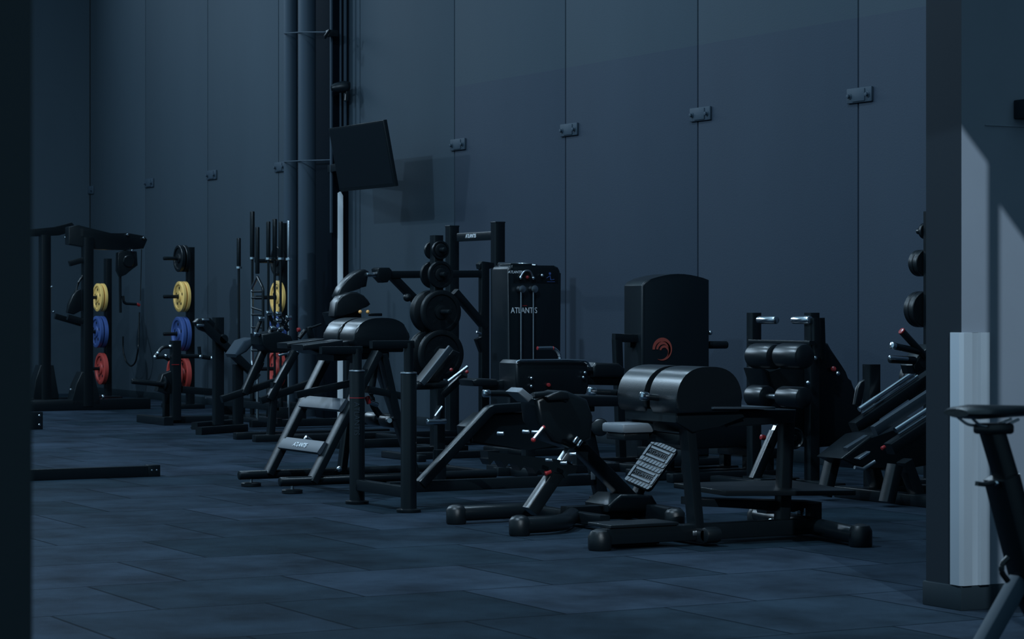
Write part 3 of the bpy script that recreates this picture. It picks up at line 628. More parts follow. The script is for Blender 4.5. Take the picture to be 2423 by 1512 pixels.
for q, rr in (((1262, 1041), .015), ((1286, 1011), .012)): MB().ball(X(*q, xm+.2), rr).build('rod_end', 'knob', t)
th = [(1154, 1068), (1340, 1090), (1366, 1105), (1362, 1120), (1345, 1122), (1338, 1132), (1330, 1120)]
for k in range(5): th += [(1312-36*k, 1118-7*k), (1304-36*k, 1128-7*k), (1296-36*k, 1114-7*k)]
MB().prism(poly(th+[(1156, 1086)], xm+.05), (-.1, 0, 0)).build('toothed_rack', 'black', t)
for q in ((1180, 1026), (1240, 1022), (1262, 1023), (1330, 1096), (1295, 1089), (1352, 1075)): MB().cap(X(*q, xm+.16)+V(-.02, 0, 0), X(*q, xm+.16)+V(.01, .03, 0), .012).build('bolt', 'steel', t)
for q in ((1357, 1040), (1366, 1048)): MB().cap(X(q[0], q[1]+8, xm+.13), X(q[0]+10, q[1]-6, xm+.13), .012).build('latch', 'chrome', t)
# ------------------------------------------------------------------ back extension bench (right)
t = thing('roman_chair_bench', (-11.8, 7.5, 0), 'black bench with a thick two-part domed pad, nearest to the camera', 'exercise bench')
xb = -11.62
MB().bar(V(xb, 6.86, .075), V(xb, 8.25, .075), .09, .09).build('base_beam', 'black', t)
MB().lathe(V(xb, 6.84, .0), (0, 0, 1), [(.06, 0), (.066, .01), (.066, .075), (.05, .105), (.02, .118)], 24).build('foot_cap', 'rubber', t)
MB().prism([V(xb-.2, 6.88, .121), V(xb+.05, 6.88, .121), V(xb+.05, 7.32, .121), V(xb-.2, 7.32, .121)], (0, 0, .018), .004).build('step_plate', 'rubber', t)
MB().bar(V(xb-.15, 6.95, .06), V(xb-.15, 7.3, .06), .06, .11).build('step_support', 'black', t)
MB().bar(V(xb-.4, 7.48, .06), V(xb+.12, 7.48, .06), .08, .08).build('mid_foot', 'black', t)
MB().cap(V(xb+.12, 7.44, .065), V(xb+.12, 7.54, .065), .045).build('foot_cap', 'rubber', t)
MB().sweep(fillet([V(-12.30, 8.35, .08), V(-11.7, 8.25, .08), V(-11.1, 8.20, .065)], .3), ring(.05, 16)).build('rear_foot', 'black', t)
for P in (V(-12.32, 8.36, 0), V(-11.1, 8.22, 0)): MB().lathe(P, (0, 0, 1), [(.06, 0), (.066, .01), (.066, .09), (.05, .118), (.02, .128)], 24).build('foot_cap', 'rubber', t)
l1 = X(1646, 1258, xb)
MB().bar(V(xb, l1.y, .1), X(1620, 945, xb), .06, .092, up=(1, 0, 0)).build('leg', 'black', t)
MB().box(l1+V(-.05, -.05, -.02), l1+V(.05, .05, .012), .008).build('leg_bracket', 'steel', t)
MB().bar(V(xb-.05, X(1862, 1262, xb).y, .1), X(1862, 985, xb-.05), .07, .075, up=(0, 1, 0)).build('rear_post', 'black', t)
e0, e1 = X(1600, 966, -11.52), X(1757, 966, -11.52); zt = X(1668, 868, -11.52).z
dome(t, -12.16, -11.87, e0.y, e1.y, e0.z, zt); dome(t, -11.81, -11.52, e0.y, e1.y, e0.z, zt)
MB().prism(poly([(1600, 972), (1757, 972), (1765, 990), (1700, 1010), (1640, 1025), (1600, 1000)], -11.56), (-.56, 0, 0), .012).build('pad_carriage', 'black', t)
MB().prism(poly([(1688, 963), (1835, 963), (1835, 968), (1688, 968)], -11.5), (-.5, 0, 0), .002).build('top_plate', 'dgrey', t)
MB().lathe(X(1706, 961, -11.55), (0, 0, 1), [(.012, -.01), (.012, .008), (.006, .012)], 10).build('bolt', 'chrome', t)
MB().prism(poly([(1690, 969), (1885, 969), (1880, 1000), (1720, 1012)], -11.6), (-.3, 0, 0), .01).build('top_beam', 'black', t)
for xx, pa, pb in ((-12.22, (1398, 926), (1512, 932)), (-11.72, (1522, 938), (1606, 946))):
    MB().tube([X(*pa, xx), X(*pb, xx), X(pb[0]+25, pb[1]+5, xx)], .018).build('handle', 'black', t); MB().cap(X(pa[0]-6, pa[1]-1, xx), X(pa[0]+11, pa[1], xx), .025).build('handle_end', 'chrome', t)
p = X(1465, 1013, -11.9); q = X(1540, 1013, -11.9)
MB().box(V(-12.1, p.y, p.z-.03), V(-11.86, q.y, p.z+.025), .02).build('knee_pad', 'grey', t)
MB().box(V(-12.08, p.y+.02, p.z-.07), V(-11.88, q.y-.02, p.z-.031), .008).build('knee_pad_board', 'black', t)
MB().tube([X(1512, 1005, -12.0), X(1530, 990, -12.0), X(1560, 986, -12.0), X(1610, 995, -11.7)], .014, .05).build('pad_hoop', 'steel', t)
MB().bar(X(1525, 1030, -11.98), X(1628, 1042, -11.65), .05, .06).build('knee_pad_arm', 'black', t)
a, b = X(1672, 1156, -11.75), X(1952, 1172, -11.75)
MB().prism([V(-12.1, a.y, a.z+.01), V(-11.55, a.y, a.z), V(-11.45, b.y, a.z-.02), V(-12.1, b.y, a.z)], (0, 0, -.03), .005).build('foot_platform', 'rubber', t)
MB().prism(poly([(1655, 1180), (1950, 1188), (1880, 1212), (1740, 1202), (1655, 1198)], -11.7), (-.2, 0, 0), .006).build('platform_beam', 'black', t)
MB().prism(poly([(1812, 1208), (1850, 1207), (1850, 1216), (1814, 1216)], -11.8), (-.1, 0, 0), .004).build('platform_clip', 'steel', t)
MB().cap(X(1820, 1240, -12.0), X(1846, 1243, -12.0), .035).build('transport_wheel', 'steel', t)
MB().cap(X(1888, 1212, -11.75), X(1900, 1208, -11.75), .025).build('lock_pin', 'chrome', t)
MB().bar(X(1925, 1190, -11.65), X(1925, 1262, -11.65), .06, .08, up=(0, 1, 0)).build('rear_post', 'black', t)
# ------------------------------------------------------------------ leg curl / raise station with rollers behind it
t = thing('leg_curl_station', (-14.9, 10.2, 0), 'black station with two rows of padded rollers and two short bright grips', 'gym machine')
ym = 10.45
for px in (1784, 1921):
    p = Y(px, 740, ym); MB().bar(V(p.x, ym, .02), p, .085, .085, up=(0, 1, 0)).build('upright', 'black', t)
for a, b in ((1790, 1832), (1872, 1912)):
    p, q = Y(a, 757, ym-.07), Y(b, 757, ym-.07)
    MB().cap(V(p.x, ym-.05, p.z), V(q.x, ym-.05, p.z), .030).build('grip', 'chrome', t)
p, q = Y(1777, 808, ym-.06), Y(1922, 812, ym-.06); MB().bar(p, V(q.x, q.y, p.z), .05, .03).build('crossbar', 'black', t)
def roller(px0, px1, py_, hpx, y, m='vinyl'):
    a = Y(px0, py_, y); b = Y(px1, py_, y); r = hpx*(a-EY).length/F/2
    return MB().cap(V(a.x, y, a.z), V(b.x, y, a.z), r, 24).build('roller', m, t)
roller(1783, 1838, 842, 60, 9.95); roller(1848, 1906, 842, 60, 9.95)
roller(1778, 1818, 936, 52, 9.95); roller(1850, 1904, 938, 50, 9.95)
MB().tube([Y(1790, 842, 9.95), Y(1898, 845, 9.95)], .02).build('roller_axle', 'steel', t)
MB().tube([Y(1790, 937, 9.95), Y(1896, 940, 9.95)], .02).build('roller_axle', 'steel', t)
xs2 = -14.75
MB().prism(poly([(1810, 872), (1930, 855), (1950, 810), (1962, 812), (1986, 872), (1996, 888), (2018, 900), (2022, 945), (2032, 966), (2050, 990), (2040, 1030), (1990, 1055), (1930, 1060), (1870, 1000), (1830, 935)], xs2), (-.3, 0, 0), .03).build('seat_body', 'black', t)
MB().bar(X(1928, 752, xs2+.1), X(1930, 846, xs2+.1), .05, .055, up=(0, 1, 0)).build('adjust_post', 'black', t)
MB().bar(X(1941, 752, xs2+.02), X(1944, 850, xs2+.02), .05, .05, up=(0, 1, 0)).build('adjust_post', 'black', t)
for q, m in (((1928, 847), 'chrome'), ((1982, 884), 'chrome'), ((1912, 906), 'chrome')): MB().ball(X(*q, xs2+.12), .018).build('bolt', m, t)
MB().lathe(X(1972, 874, xs2+.02), (.8, -.5, .3), [(.014, -.02), (.02, 0), (.02, .014), (.012, .02)], 14).build('pin_knob', 'knob', t)
a, b = X(1784, 1135, -15.0), X(1850, 985, -15.0)
MB().bar(a, a.lerp(b, .75), .07, .065, up=(1, 0, 0)).build('strut', 'black', t)
MB().bar(a.lerp(b, .7), b, .05, .045, up=(1, 0, 0)).build('strut_inner', 'alu', t)
MB().cap(X(1800, 1034, -14.95), X(1810, 1036, -14.95), .02).build('pin_knob', 'knob', t)
MB().prism(poly([(1778, 1128), (1806, 1128), (1810, 1150), (1776, 1150)], -15.0), (-.12, 0, 0), .01).build('strut_foot', 'black', t)
MB().lathe(X(1880, 1037, -14.7), (1, -.1, 0), [(.03, -.03), (.075, -.025), (.08, 0), (.07, .008), (.06, -.004), (.03, -.004), (.018, .012)], 28).build('pulley', 'black', t)
for px in (1858, 1922): MB().bar(X(px, 1000, xs2-.1), V(*X(px, 1150, xs2-.1).xy, .03), .07, .09, up=(0, 1, 0)).build('leg', 'black', t)
MB().box((-15.45, 10.05, 0), (-14.35, 10.15, .07), .01).build('base_bar', 'black', t); MB().box((-15.45, 10.4, 0), (-14.35, 10.5, .07), .01).build('base_bar', 'black', t)
MB().box((-14.95, 10.1, .01), (-14.85, 10.45, .08), .01).build('base_beam', 'black', t)
# ------------------------------------------------------------------ leg press
t = thing('leg_press', (-13.6, 10.7, 0), 'black leg press with bright diagonal guide rails next to the partition', 'gym machine')
for a, b, x in (((2033, 969), (2162, 882), -13.95), ((2118, 1018), (2205, 962), -13.25)):
    p, q = X(*a, x), X(*b, x); d = (q-p).normalized(); n_ = V(0, -d.z, d.y)
    MB().tube([p, q], .019, n=20).build('guide_rail', 'alu', t); MB().tube([p-n_*.036+d*.01, q-n_*.036+d*.02], .010, n=16).build('guide_rail', 'alu', t)
    MB().bar(p-n_*.09-d*.1, q-n_*.09+d*.5, .08, .09, up=(1, 0, 0)).build('rail_beam', 'black', t)
MB().bar(X(2068, 1020, -13.3), X(2205, 930, -13.3), .07, .05, up=(1, 0, 0)).build('slope_beam', 'dgrey', t)
MB().bar(X(2003, 1070, -13.6), X(2052, 1040, -13.6), .07, .05, up=(1, 0, 0)).build('slope_beam', 'dgrey', t)
MB().prism(poly([(1990, 1085), (2060, 1030), (2130, 1020), (2205, 990), (2205, 1100), (2120, 1115), (2080, 1100), (2040, 1110)], -13.55), (-.3, 0, 0), .02).build('sled_body', 'black', t)
for a, b, x in (((1972, 1080), (1950, 1150), -13.85), ((2118, 1100), (2098, 1165), -13.2), ((2060, 1090), (2080, 1170), -13.9), ((2140, 1090), (2175, 1180), -13.2)): MB().bar(X(*a, x), V(*X(*b, x).xy, .03), .07, .10, up=(1, 0, 0)).build('leg', 'black', t)
yb_ = 10.22
MB().box((-14.05, yb_-.05, 0), (-13.0, yb_+.05, .08), .01).build('base_bar', 'black', t)
MB().box((-14.0, yb_, .0), (-13.9, yb_+1.6, .07), .01).build('base_rail', 'black', t); MB().box((-13.2, yb_, 0), (-13.1, yb_+1.6, .07), .01).build('base_rail', 'black', t)
MB().bar(V(-13.95, yb_+.5, .05), X(2150, 1010, -13.8), .08, .09, up=(1, 0, 0)).build('rear_support', 'black', t)
MB().prism(poly([(2160, 865), (2180, 835), (2205, 815), (2205, 870), (2165, 885)], -13.7), (-.15, 0, 0), .015).build('sled_head', 'black', t)
for a, b, m, r in (((2134, 784), (2190, 845), 'black', .025), ((2112, 818), (2175, 832), 'black', .024), ((2105, 850), (2165, 853), 'black', .028)):
    MB().cap(X(*a, -13.7), X(*b, -13.7), r).build('loading_horn', m, t)
MB().cap(X(2132, 782, -13.7), X(2135, 785, -13.7), .0255).build('horn_cap', 'knob', t)
MB().cap(X(2109, 817, -13.69), X(2118, 819, -13.69), .027).build('horn_cap', 'chrome', t)
MB().cap(X(2104, 846, -13.67), X(2148, 849, -13.67), .015).build('horn_sleeve', 'alu', t)
MB().prism(poly([(2023, 957), (2030, 918), (2038, 903), (2047, 898), (2046, 912), (2040, 955), (2034, 962)], -13.9), (-.035, 0, 0), .008).build('back_pad', 'vinyl', t)
MB().bar(X(2062, 862, -14.1), V(*X(2062, 1000, -14.1).xy, .6), .09, .10, up=(0, 1, 0)).build('upright', 'black', t)
MB().bar(V(*X(2062, 1000, -14.1).xy, .6), V(*X(2062, 1000, -14.1).xy, .03), .08, .09, up=(0, 1, 0)).build('upright_foot', 'black', t)
MB().prism(poly([(2030, 1085), (2052, 1072), (2060, 1068), (2058, 1074), (2040, 1084), (2036, 1088)], -13.2), (-.05, 0, 0), .003).build('foot_stop', 'alu', t)
MB().tube(poly([(2022, 1106), (2042, 1110), (2070, 1092)], -13.15), .012).build('release_handle', 'steel', t)
MB().cap(X(2086, 1062, -13.2), X(2094, 1057, -13.2), .014).build('pin_knob', 'knob', t)
# ------------------------------------------------------------------ free-standing weight trees with black plates
GP = 'black plates on the weight trees'
def wtree(px, D, top, label, rows, loc=None):
    b = EY+ray(px, HZ)*D; b.z = 0; tx = b.x
    zt = 1.35-(top-HZ)*D/F
    t = thing('weight_tree', b, label, 'weight tree', 'free standing weight trees')
    MB().bar(V(b.x, b.y, .05), V(b.x, b.y, zt), .09, .11).build('post', 'black', t)
    MB().box(b+V(-.35, -.06, 0), b+V(.35, .06, .06), .01).box(b+V(-.06, -.3, 0), b+V(.06, .3, .06), .01).build('base', 'black', t)
    for py_, sgn, items in rows:
        z = 1.35-(py_-HZ)*D/F
        MB().cap(V(b.x+.04*sgn, b.y, z), V(b.x+(.17 if py_ < 660 else .27)*sgn, b.y, z), .024).build('horn', 'black', t)
        xx = b.x+sgn*.062
        for key, r, th, lab in items:
            plate(key, r, th, 'rubber', (xx, b.y, z), (sgn, 0, 0), lab, GP, ridges=1); xx += sgn*(th+.005)
    return t
sm, md, lg, xl = ('s', .085, .03), ('m', .125, .035), ('l', .20, .045), ('xl', .225, .05)
n1 = 'of the tree beside the domed pad'
wtree(1033, 22.4, 557, 'black weight tree between the domed pad and the black weight tower', [
    (592, 1, [sm+('smallest black plate at the top '+n1,)]),
    (592, -1, [sm+('small black plate on the far top horn '+n1,)]),
    (650, 1, [md+('mid-sized black plate on the near upper horn '+n1,)]), (650, -1, [md+('mid-sized black plate on the far upper horn '+n1,)]),
    (738, 1, [lg+('large black plate facing out at the centre '+n1,)]), (738, -1, [lg+('large black plate on the far centre horn '+n1,), lg+('outer large black plate on the far centre horn '+n1,)]),
    (838, 1, [xl+('biggest black plate facing out at the bottom '+n1,)]), (838, -1, [xl+('biggest black plate on the far bottom horn '+n1,), xl+('outer biggest black plate on the far bottom horn '+n1,)])])
n2 = 'of the tree behind the partition'
wtree(2206, 18.2, 500, 'black weight tree half hidden behind the grey partition', [
    (546, -1, [('s2', .06, .03)+('smallest ridged black plate at the top '+n2,)]),
    (622, -1, [('m2', .10, .05)+('upper ridged black plate nearest the post '+n2,), ('m2', .10, .05)+('upper outer ridged black plate '+n2,)]),
    (732, -1, [('l2', .135, .055)+('middle ridged black plate nearest the post '+n2,), ('l2', .135, .055)+('middle outer ridged black plate '+n2,)]),
    (900, -1, [('x2', .17, .06)+('low ridged black plate nearest the post '+n2,), ('x2', .17, .06)+('low outer ridged black plate '+n2,)])])
# ------------------------------------------------------------------ high row machine with label crossbar
t = thing('high_row_machine', (-21.4, 10.8, 0), 'black lever machine with tall twin uprights and curved pads', 'gym machine')
ym = 11.3
for px, top in ((1070, 536), (1178, 527)):
    p = Y(px, top, ym); MB().bar(V(p.x, ym, .03), p, .11, .11, up=(0, 1, 0)).build('upright', 'black', t)
    MB().box(p+V(-.056, -.056, -.004), p+V(.056, .056, .010), .004).build('end_cap', 'plastic', t)
p, q = Y(1083, 562, ym-.02), Y(1168, 557, ym-.02); z_ = (p.z+q.z)/2
cb = MB().bar(V(p.x, ym, z_), V(q.x, ym, z_), .06, .085).build('crossbar', 'black', t)
text(S, 'lettering', 'ATLANTIS', .055, V((p.x+q.x)/2-.08, ym-.032, z_+.005), (1, 0, 0), (0, 0, 1), 'ink', cb, shear=.2, sx=.9)
x = -21.0
MB().bar(X(905, 650, x), X(1150, 648, x), .06, .07).build('lever_bar', 'black', t)
MB().prism(poly([(893, 636), (898, 633), (922, 633), (928, 640), (927, 655), (918, 668), (908, 669), (895, 655)], x+.06), (-.14, 0, 0), .01).build('lever_joint', 'black', t)
MB().cap(X(866, 650, x), X(895, 650, x), .022).build('lever_axle', 'chrome', t)
MB().bar(X(1145, 622, x), V(*X(1145, 900, x).xy, .05), .08, .085, up=(0, 1, 0)).build('lever_post', 'black', t)
MB().prism(poly([(1134, 625), (1142, 618), (1155, 620), (1170, 622), (1170, 632), (1150, 640), (1136, 636)], x+.03), (-.08, 0, 0), .008).build('post_cap', 'black', t)
MB().bar(X(926, 652, x-.03), X(1010, 738, x-.03), .07, .09, up=(1, 0, 0)).build('diagonal_arm', 'black', t)
MB().bar(X(1075, 690, x), X(1148, 775, x), .07, .09, up=(1, 0, 0)).build('diagonal_arm', 'black', t)
MB().ball(X(964, 704, x+.05), .04).build('stop_bumper', 'rubber', t)
MB().cap(X(1127, 786, x+.06), X(1138, 790, x+.06), .015).build('pin', 'chrome', t)
MB().bar(X(1130, 800, x), X(1145, 840, x), .06, .07, up=(1, 0, 0)).build('seat_arm', 'black', t)
def arcpad(outer, inner, x, dx_, name='curved_pad'): return MB().prism(poly(outer+inner[::-1], x), (dx_, 0, 0), .018).build(name, 'vinyl', t, sharp=50)
arcpad([(797, 700), (806, 680), (820, 662), (836, 648), (852, 639), (864, 637), (874, 642)], [(800, 708), (816, 697), (828, 690), (838, 683), (850, 679), (860, 680), (868, 678)], x, -.13)
arcpad([(792, 748), (796, 716), (808, 700), (828, 691), (846, 691), (862, 699), (872, 710), (878, 720)], [(800, 752), (808, 748), (820, 744), (835, 740), (848, 735), (858, 730), (866, 727), (872, 724)], x+.1, -.16)
MB().prism(poly([(790, 740), (850, 728), (856, 745), (856, 765), (800, 770)], x), (-.28, 0, 0), .01).build('pad_board', 'black', t)
MB().bar(X(825, 760, x), V(*X(825, 900, x).xy, .05), .08, .09, up=(0, 1, 0)).build('pad_post', 'black', t)
for px in (852, 870): MB().ball(X(px, 738, x+.1), .018).build('adjust_knob', 'amber', t)
MB().box(X(877, 741, x), X(905, 748, x)+V(-.06, 0, 0), .006).build('latch', 'black', t)
for xx in (-22.1, -21.0): MB().box((xx-.04, 9.5, 0), (xx+.04, 11.4, .08), .01).build('base_rail', 'black', t)
MB().box((-22.1, 10.4, .005), (-21.0, 10.5, .075), .01).build('base_crossbar', 'black', t)
# ------------------------------------------------------------------ incline bench between
x = -19.2
t = thing('incline_bench', (-19.0, 9.0, 0), 'black incline bench with lit grey back edge before the weight tree', 'exercise bench')
MB().bar(X(998, 908, x), X(1066, 822, x), .05, .035, up=(1, 0, 0)).build('back_frame', 'dgrey', t)
MB().prism(poly([(1010, 905), (1072, 826), (1090, 835), (1040, 905)], x-.06), (-.28, 0, 0), .015).build('back_pad', 'vinyl', t)
a = X(1000, 913, x+.05); b = X(1066, 917, x+.05)
MB().cap(V(x-.1, a.y, a.z), V(x-.1, b.y+.04, a.z), .04).build('seat_roll', 'vinyl', t)
MB().bar(X(1040, 920, x), V(*X(1040, 930, x).xy, .05), .07, .08, up=(0, 1, 0)).build('leg', 'black', t)
MB().tube(poly([(1060, 903), (1106, 868)], x+.2), .016).build('lock_rod', 'steel', t)
for q in ((1068, 875), (1105, 880)): MB().ball(X(*q, x+.25), .016).build('rod_end', 'knob', t)
MB().bar(X(1045, 935, x), X(1100, 885, x+.2), .06, .06, up=(1, 0, 0)).build('rear_leg', 'black', t)
y0 = X(1040, 930, x).y
MB().box((x-.06, y0-.35, 0), (x+.04, y0+.58, .06), .01).build('base_rail', 'black', t)
MB().box((x-.4, y0-.38, 0), (x+.35, y0-.30, .06), .01).build('base_foot', 'black', t)
MB().cap(X(1010, 998, x+.2), X(1055, 997, x+.2), .025).build('foot_bar', 'chrome', t)
MB().tube(poly([(1030, 985), (1047, 962)], x+.2), .012).build('lock_rod', 'steel', t)
MB().bar(X(1032, 1000, x+.2), X(1040, 960, x), .05, .05).build('foot_bar_arm', 'black', t)
# ------------------------------------------------------------------ selectorised weight tower
x = -19.45
yl, yr = X(1203, 800, x).y, X(1327, 800, x).y; zt = X(1265, 628, x).z
t = thing('weight_stack_tower', (x-.15, (yl+yr)/2, 0), 'black weight stack tower with two vertical guide rods', 'weight tower')
def shroud(x, yl, yr, zt, depth, r, par, name='shroud'):
    pts = [V(x, yl, .05)]; 
    for i in range(9): a_ = math.pi-math.pi/2*i/8; pts.append(V(x, yl+r*.6+r*.6*math.cos(a_), zt-r*.6+r*.6*math.sin(a_)))
    for i in range(9): a_ = math.pi/2-math.pi/2*i/8; pts.append(V(x, yr-r+r*math.cos(a_), zt-r+r*math.sin(a_)))
    pts.append(V(x, yr, .05)); return MB().prism(pts, (-depth, 0, 0), .025).build(name, 'plastic', par)
shr = shroud(x, yl, yr, zt, .32, .07, t)
MB().prism([V(x-.30, yl+.05, zt-.005), V(x-.05, yl+.05, zt-.005), V(x-.03, yl+.26, zt-.005), V(x-.28, yl+.26, zt-.005)], (0, 0, .022), .006).build('top_tray', 'black', t)
MB().tube([V(x-.28, yl+.05, zt+.02), V(x-.30, yl+.30, zt+.02), V(x-.06, yl+.32, zt+.0)], .012, .08).build('tray_rim', 'steel', t)
def fr_(px, py_, d=0): return X(px, py_, x+d)
p = fr_(1222, 640); q = fr_(1320, 670)
MB().box(V(x, p.y-.03, q.z), V(x+.004, q.y, p.z+.03), .001).build('instruction_panel', 'black', t); pan = t.children[-1]
text(S, 'lettering', 'ATLANTIS', .034, fr_(1219, 644, .006), (0, 1, 0), (0, 0, 1), 'ink', pan, shear=.2, sx=.95)
p = fr_(1301, 655, .006)                                     # small pictogram of a seated figure
MB().lathe(p+V(0, .0, .03), (1, 0, 0), [(.012, 0), (.012, .002)], 14).bar(p+V(0, 0, .012), p+V(0, .008, -.03), .004, .018, up=(1, 0, 0)).bar(p+V(0, .008, -.03), p+V(0, .045, -.022), .004, .012, up=(1, 0, 0)).bar(p+V(0, -.03, -.045), p+V(0, .05, -.045), .004, .008, up=(1, 0, 0)).bar(p+V(0, .0, .008), p+V(0, -.035, -.012), .004, .010, up=(1, 0, 0)).build('pictogram', 'blue', pan)
text(S, 'lettering', 'ATLANTIS', .075, fr_(1240, 735, .004), (0, 1, 0), (0, 0, 1), 'ink', shr, sx=.8)
MB().box(fr_(1236, 722.5, .0), fr_(1247, 724, .003), 0).build('stripe', 'knob', shr)
for px in (1233, 1262):
    a, b = fr_(px, 690, .05), fr_(px, 850, .05); MB().tube([a, b], .0075).build('guide_rod', 'steel', t)
    MB().lathe(fr_(px, 684, .035), (1, 0, 0), [(.012, -.035), (.034, -.03), (.026, 0), (.034, .03), (.012, .035)], 18).build('pulley', 'steel', t)
MB().tube([fr_(1232, 655, .03), fr_(1240, 641, .03), fr_(1254, 640, .03), fr_(1262, 657, .03)], .009, .04).build('cable', 'steel', t)
for q, m in (((1232, 657), 'chrome'), ((1248, 656), 'knob'), ((1262, 658), 'chrome'), ((1283, 652), 'steel')): MB().ball(fr_(*q, .03), .016).build('cable_end', m, t)
MB().box((x-.4, yl-.05, 0), (x+.35, yr+.05, .06), .012).build('base', 'black', t)
# seat unit of the tower
x = -16.9
t = thing('seat_unit', (x-.2, 9.6, 0), 'black padded seat unit with a bright looped handle before the weight tower', 'gym machine')
MB().prism(poly([(1222, 860), (1230, 852), (1380, 853), (1392, 862), (1394, 925), (1380, 940), (1235, 940), (1222, 925)], x), (-.3, 0, 0), .02).build('seat_back', 'vinyl', t)
MB().tube([X(1222, 857, x+.02), X(1230, 853, x+.02), X(1340, 852, x+.02), X(1388, 854, x+.02), X(1396, 868, x+.02)], .010, .03).build('piping', 'chrome', t)
MB().tube([X(1272, 824, x-.1), X(1310, 823, x-.1), X(1324, 836, x-.1), X(1325, 856, x-.1)], .014, .06).build('loop_handle', 'chrome', t)
for px in (1272, 1309): MB().cap(X(px-1, 824, x-.095), X(px+1, 824, x-.095), .015).build('handle_ring', 'knob', t)
MB().prism(poly([(1404, 868), (1410, 858), (1466, 860), (1480, 872), (1478, 893), (1406, 893)], x), (-.25, 0, 0), .02).build('head_pad', 'vinyl', t)
MB().bar(X(1385, 900, x-.1), X(1482, 902, x-.1), .08, .07).build('seat_beam', 'black', t)
for q in ((1257, 895), (1257, 914), (1380, 893), (1384, 882)): MB().ball(X(*q, x+.02), .014).build('bolt', 'chrome', t)
MB().cap(X(1297, 911, x-.01)+V(-.02, 0, 0), X(1299, 911, x+.03), .016).build('pin_knob', 'knob', t)
MB().prism(poly([(1118, 900), (1130, 896), (1175, 897), (1182, 905), (1178, 915), (1122, 914)], x-.2), (-.25, 0, 0), .015).build('arm_pad', 'vinyl', t)
MB().bar(X(1140, 918, x-.3), X(1240, 900, x-.2), .07, .07).build('arm', 'black', t)
for px in (1250, 1370): MB().bar(X(px, 935, x-.15), V(*X(px, 960, x-.15).xy, .05), .08, .09, up=(0, 1, 0)).build('leg', 'black', t)
y0, y1 = X(1220, 950, x).y, X(1480, 950, x).y
MB().box((x-.2, y0-.1, 0), (x-.1, y1+.2, .07), .01).build('base_rail', 'black', t); MB().box((x-.5, y0, 0), (x+.2, y0+.09, .07), .01).build('base_foot', 'black', t); MB().box((x-.5, y1, 0), (x+.2, y1+.09, .07), .01).build('base_foot', 'black', t)
# ------------------------------------------------------------------ tower with the red emblem
x = -17.6
yl, yr = X(1519, 800, x).y, X(1679, 800, x).y; zt = X(1600, 656, x).z
t = thing('emblem_tower', (x-.2, (yl+yr)/2, 0), 'wide black weight tower with a red swirl emblem', 'weight tower')
pts = [V(x, yl, .06)]; zl = X(1519, 676, x).z; zr = X(1679, 662, x).z; dy = yr-yl
pts += [V(x, yl, zl), V(x, yl+.03, zl+.035)]
for i in range(1, 10): k = i/10; pts.append(V(x, yl+.03+(dy-.03)*k, zl+.04+(zr-zl-.04)*k+.055*math.sin(math.pi*k)))
pts += [V(x, yr, zr), V(x, yr, .06)]
shr = MB().prism(pts, (-.30, 0, 0), .018).build('shroud', 'plastic', t)
MB().box((x-.36, yl-.05, 0), (x+.25, yr+.05, .06), .012).build('base', 'black', t)
c0 = X(1567, 826, x+.003); R0 = 27*(c0-EY).length/F
def swirl(r_out, th_, a0, a1, cyo, czo):
    o_, i_2 = [], []; n = 40
    for k in range(n+1):
        s_ = k/n; a_ = math.radians(a0+(a1-a0)*s_); wdt = th_*min(1, .7+s_)*(1 if s_ < .62 else max(.04, (1-s_)/.38)**.8)
        for lst, rr in ((o_, r_out), (i_2, r_out-wdt)): lst.append(c0+V(0, cyo+rr*math.cos(a_), czo+rr*math.sin(a_)))
    return o_, i_2
mb = MB()
for r_out, th_, a0, a1, oy, oz in ((R0, R0*.34, 182, -118, 0, 0), (R0*.74, R0*.26, 176, -60, R0*.12, -R0*.06), (R0*.50, R0*.22, 170, -50, R0*.22, -R0*.16)):
    o_, i_2 = swirl(r_out, th_, a0, a1, oy, oz)
    for k in range(len(o_)-1): mb.prism([o_[k], o_[k+1], i_2[k+1], i_2[k]], (.002, 0, 0))
mb.build('emblem', 'logo', shr)
MB().bar(X(1452, 799, x-.1), X(1512, 801, x-.1), .06, .07).build('side_arm', 'black', t)
MB().bar(X(1488, 815, x-.15), X(1512, 816, x-.15), .05, .05).build('side_arm', 'black', t)
MB().cap(X(1676, 816, x-.1), X(1720, 816, x-.1), .034).build('side_peg', 'black', t)
MB().ball(X(1680, 787, x-.05), .022).build('bolt', 'chrome', t)
MB().bar(X(1460, 803, x-.1), V(*X(1470, 980, x-.1).xy, .05), .07, .07, up=(0, 1, 0)).build('side_post', 'black', t)
MB().box((x-.16, yl-.45, 0), (x-.04, yl, .07), .01).build('side_base', 'black', t)
# low black bench frames in front of the wall
t = thing('flat_bench_frame', (-16.3, 10.4, 0), 'low black frame on the floor in front of the emblem tower', 'bench frame')
p0, p1 = Z(1385, 1078), Z(1880, 1108)
MB().box((-16.42, 10.0, .16), (-15.7, 10.12, .24), .01).build('beam', 'black', t)
MB().box((-16.42, 10.75, .16), (-15.7, 10.85, .24), .01).build('beam', 'black', t)
for xx in (-16.38, -16.05, -15.78): MB().box((xx-.05, 9.9, 0), (xx+.05, 10.9, .07), .01).build('foot', 'black', t)
for xx in (-16.38, -16.05, -15.78):
    for yy in (10.06, 10.8): MB().box((xx-.035, yy-.035, .06), (xx+.035, yy+.035, .17), .004).build('post', 'black', t)
MB().box((-16.3, 10.1, .24), (-15.9, 10.75, .50), .02).build('seat_block', 'vinyl', t)
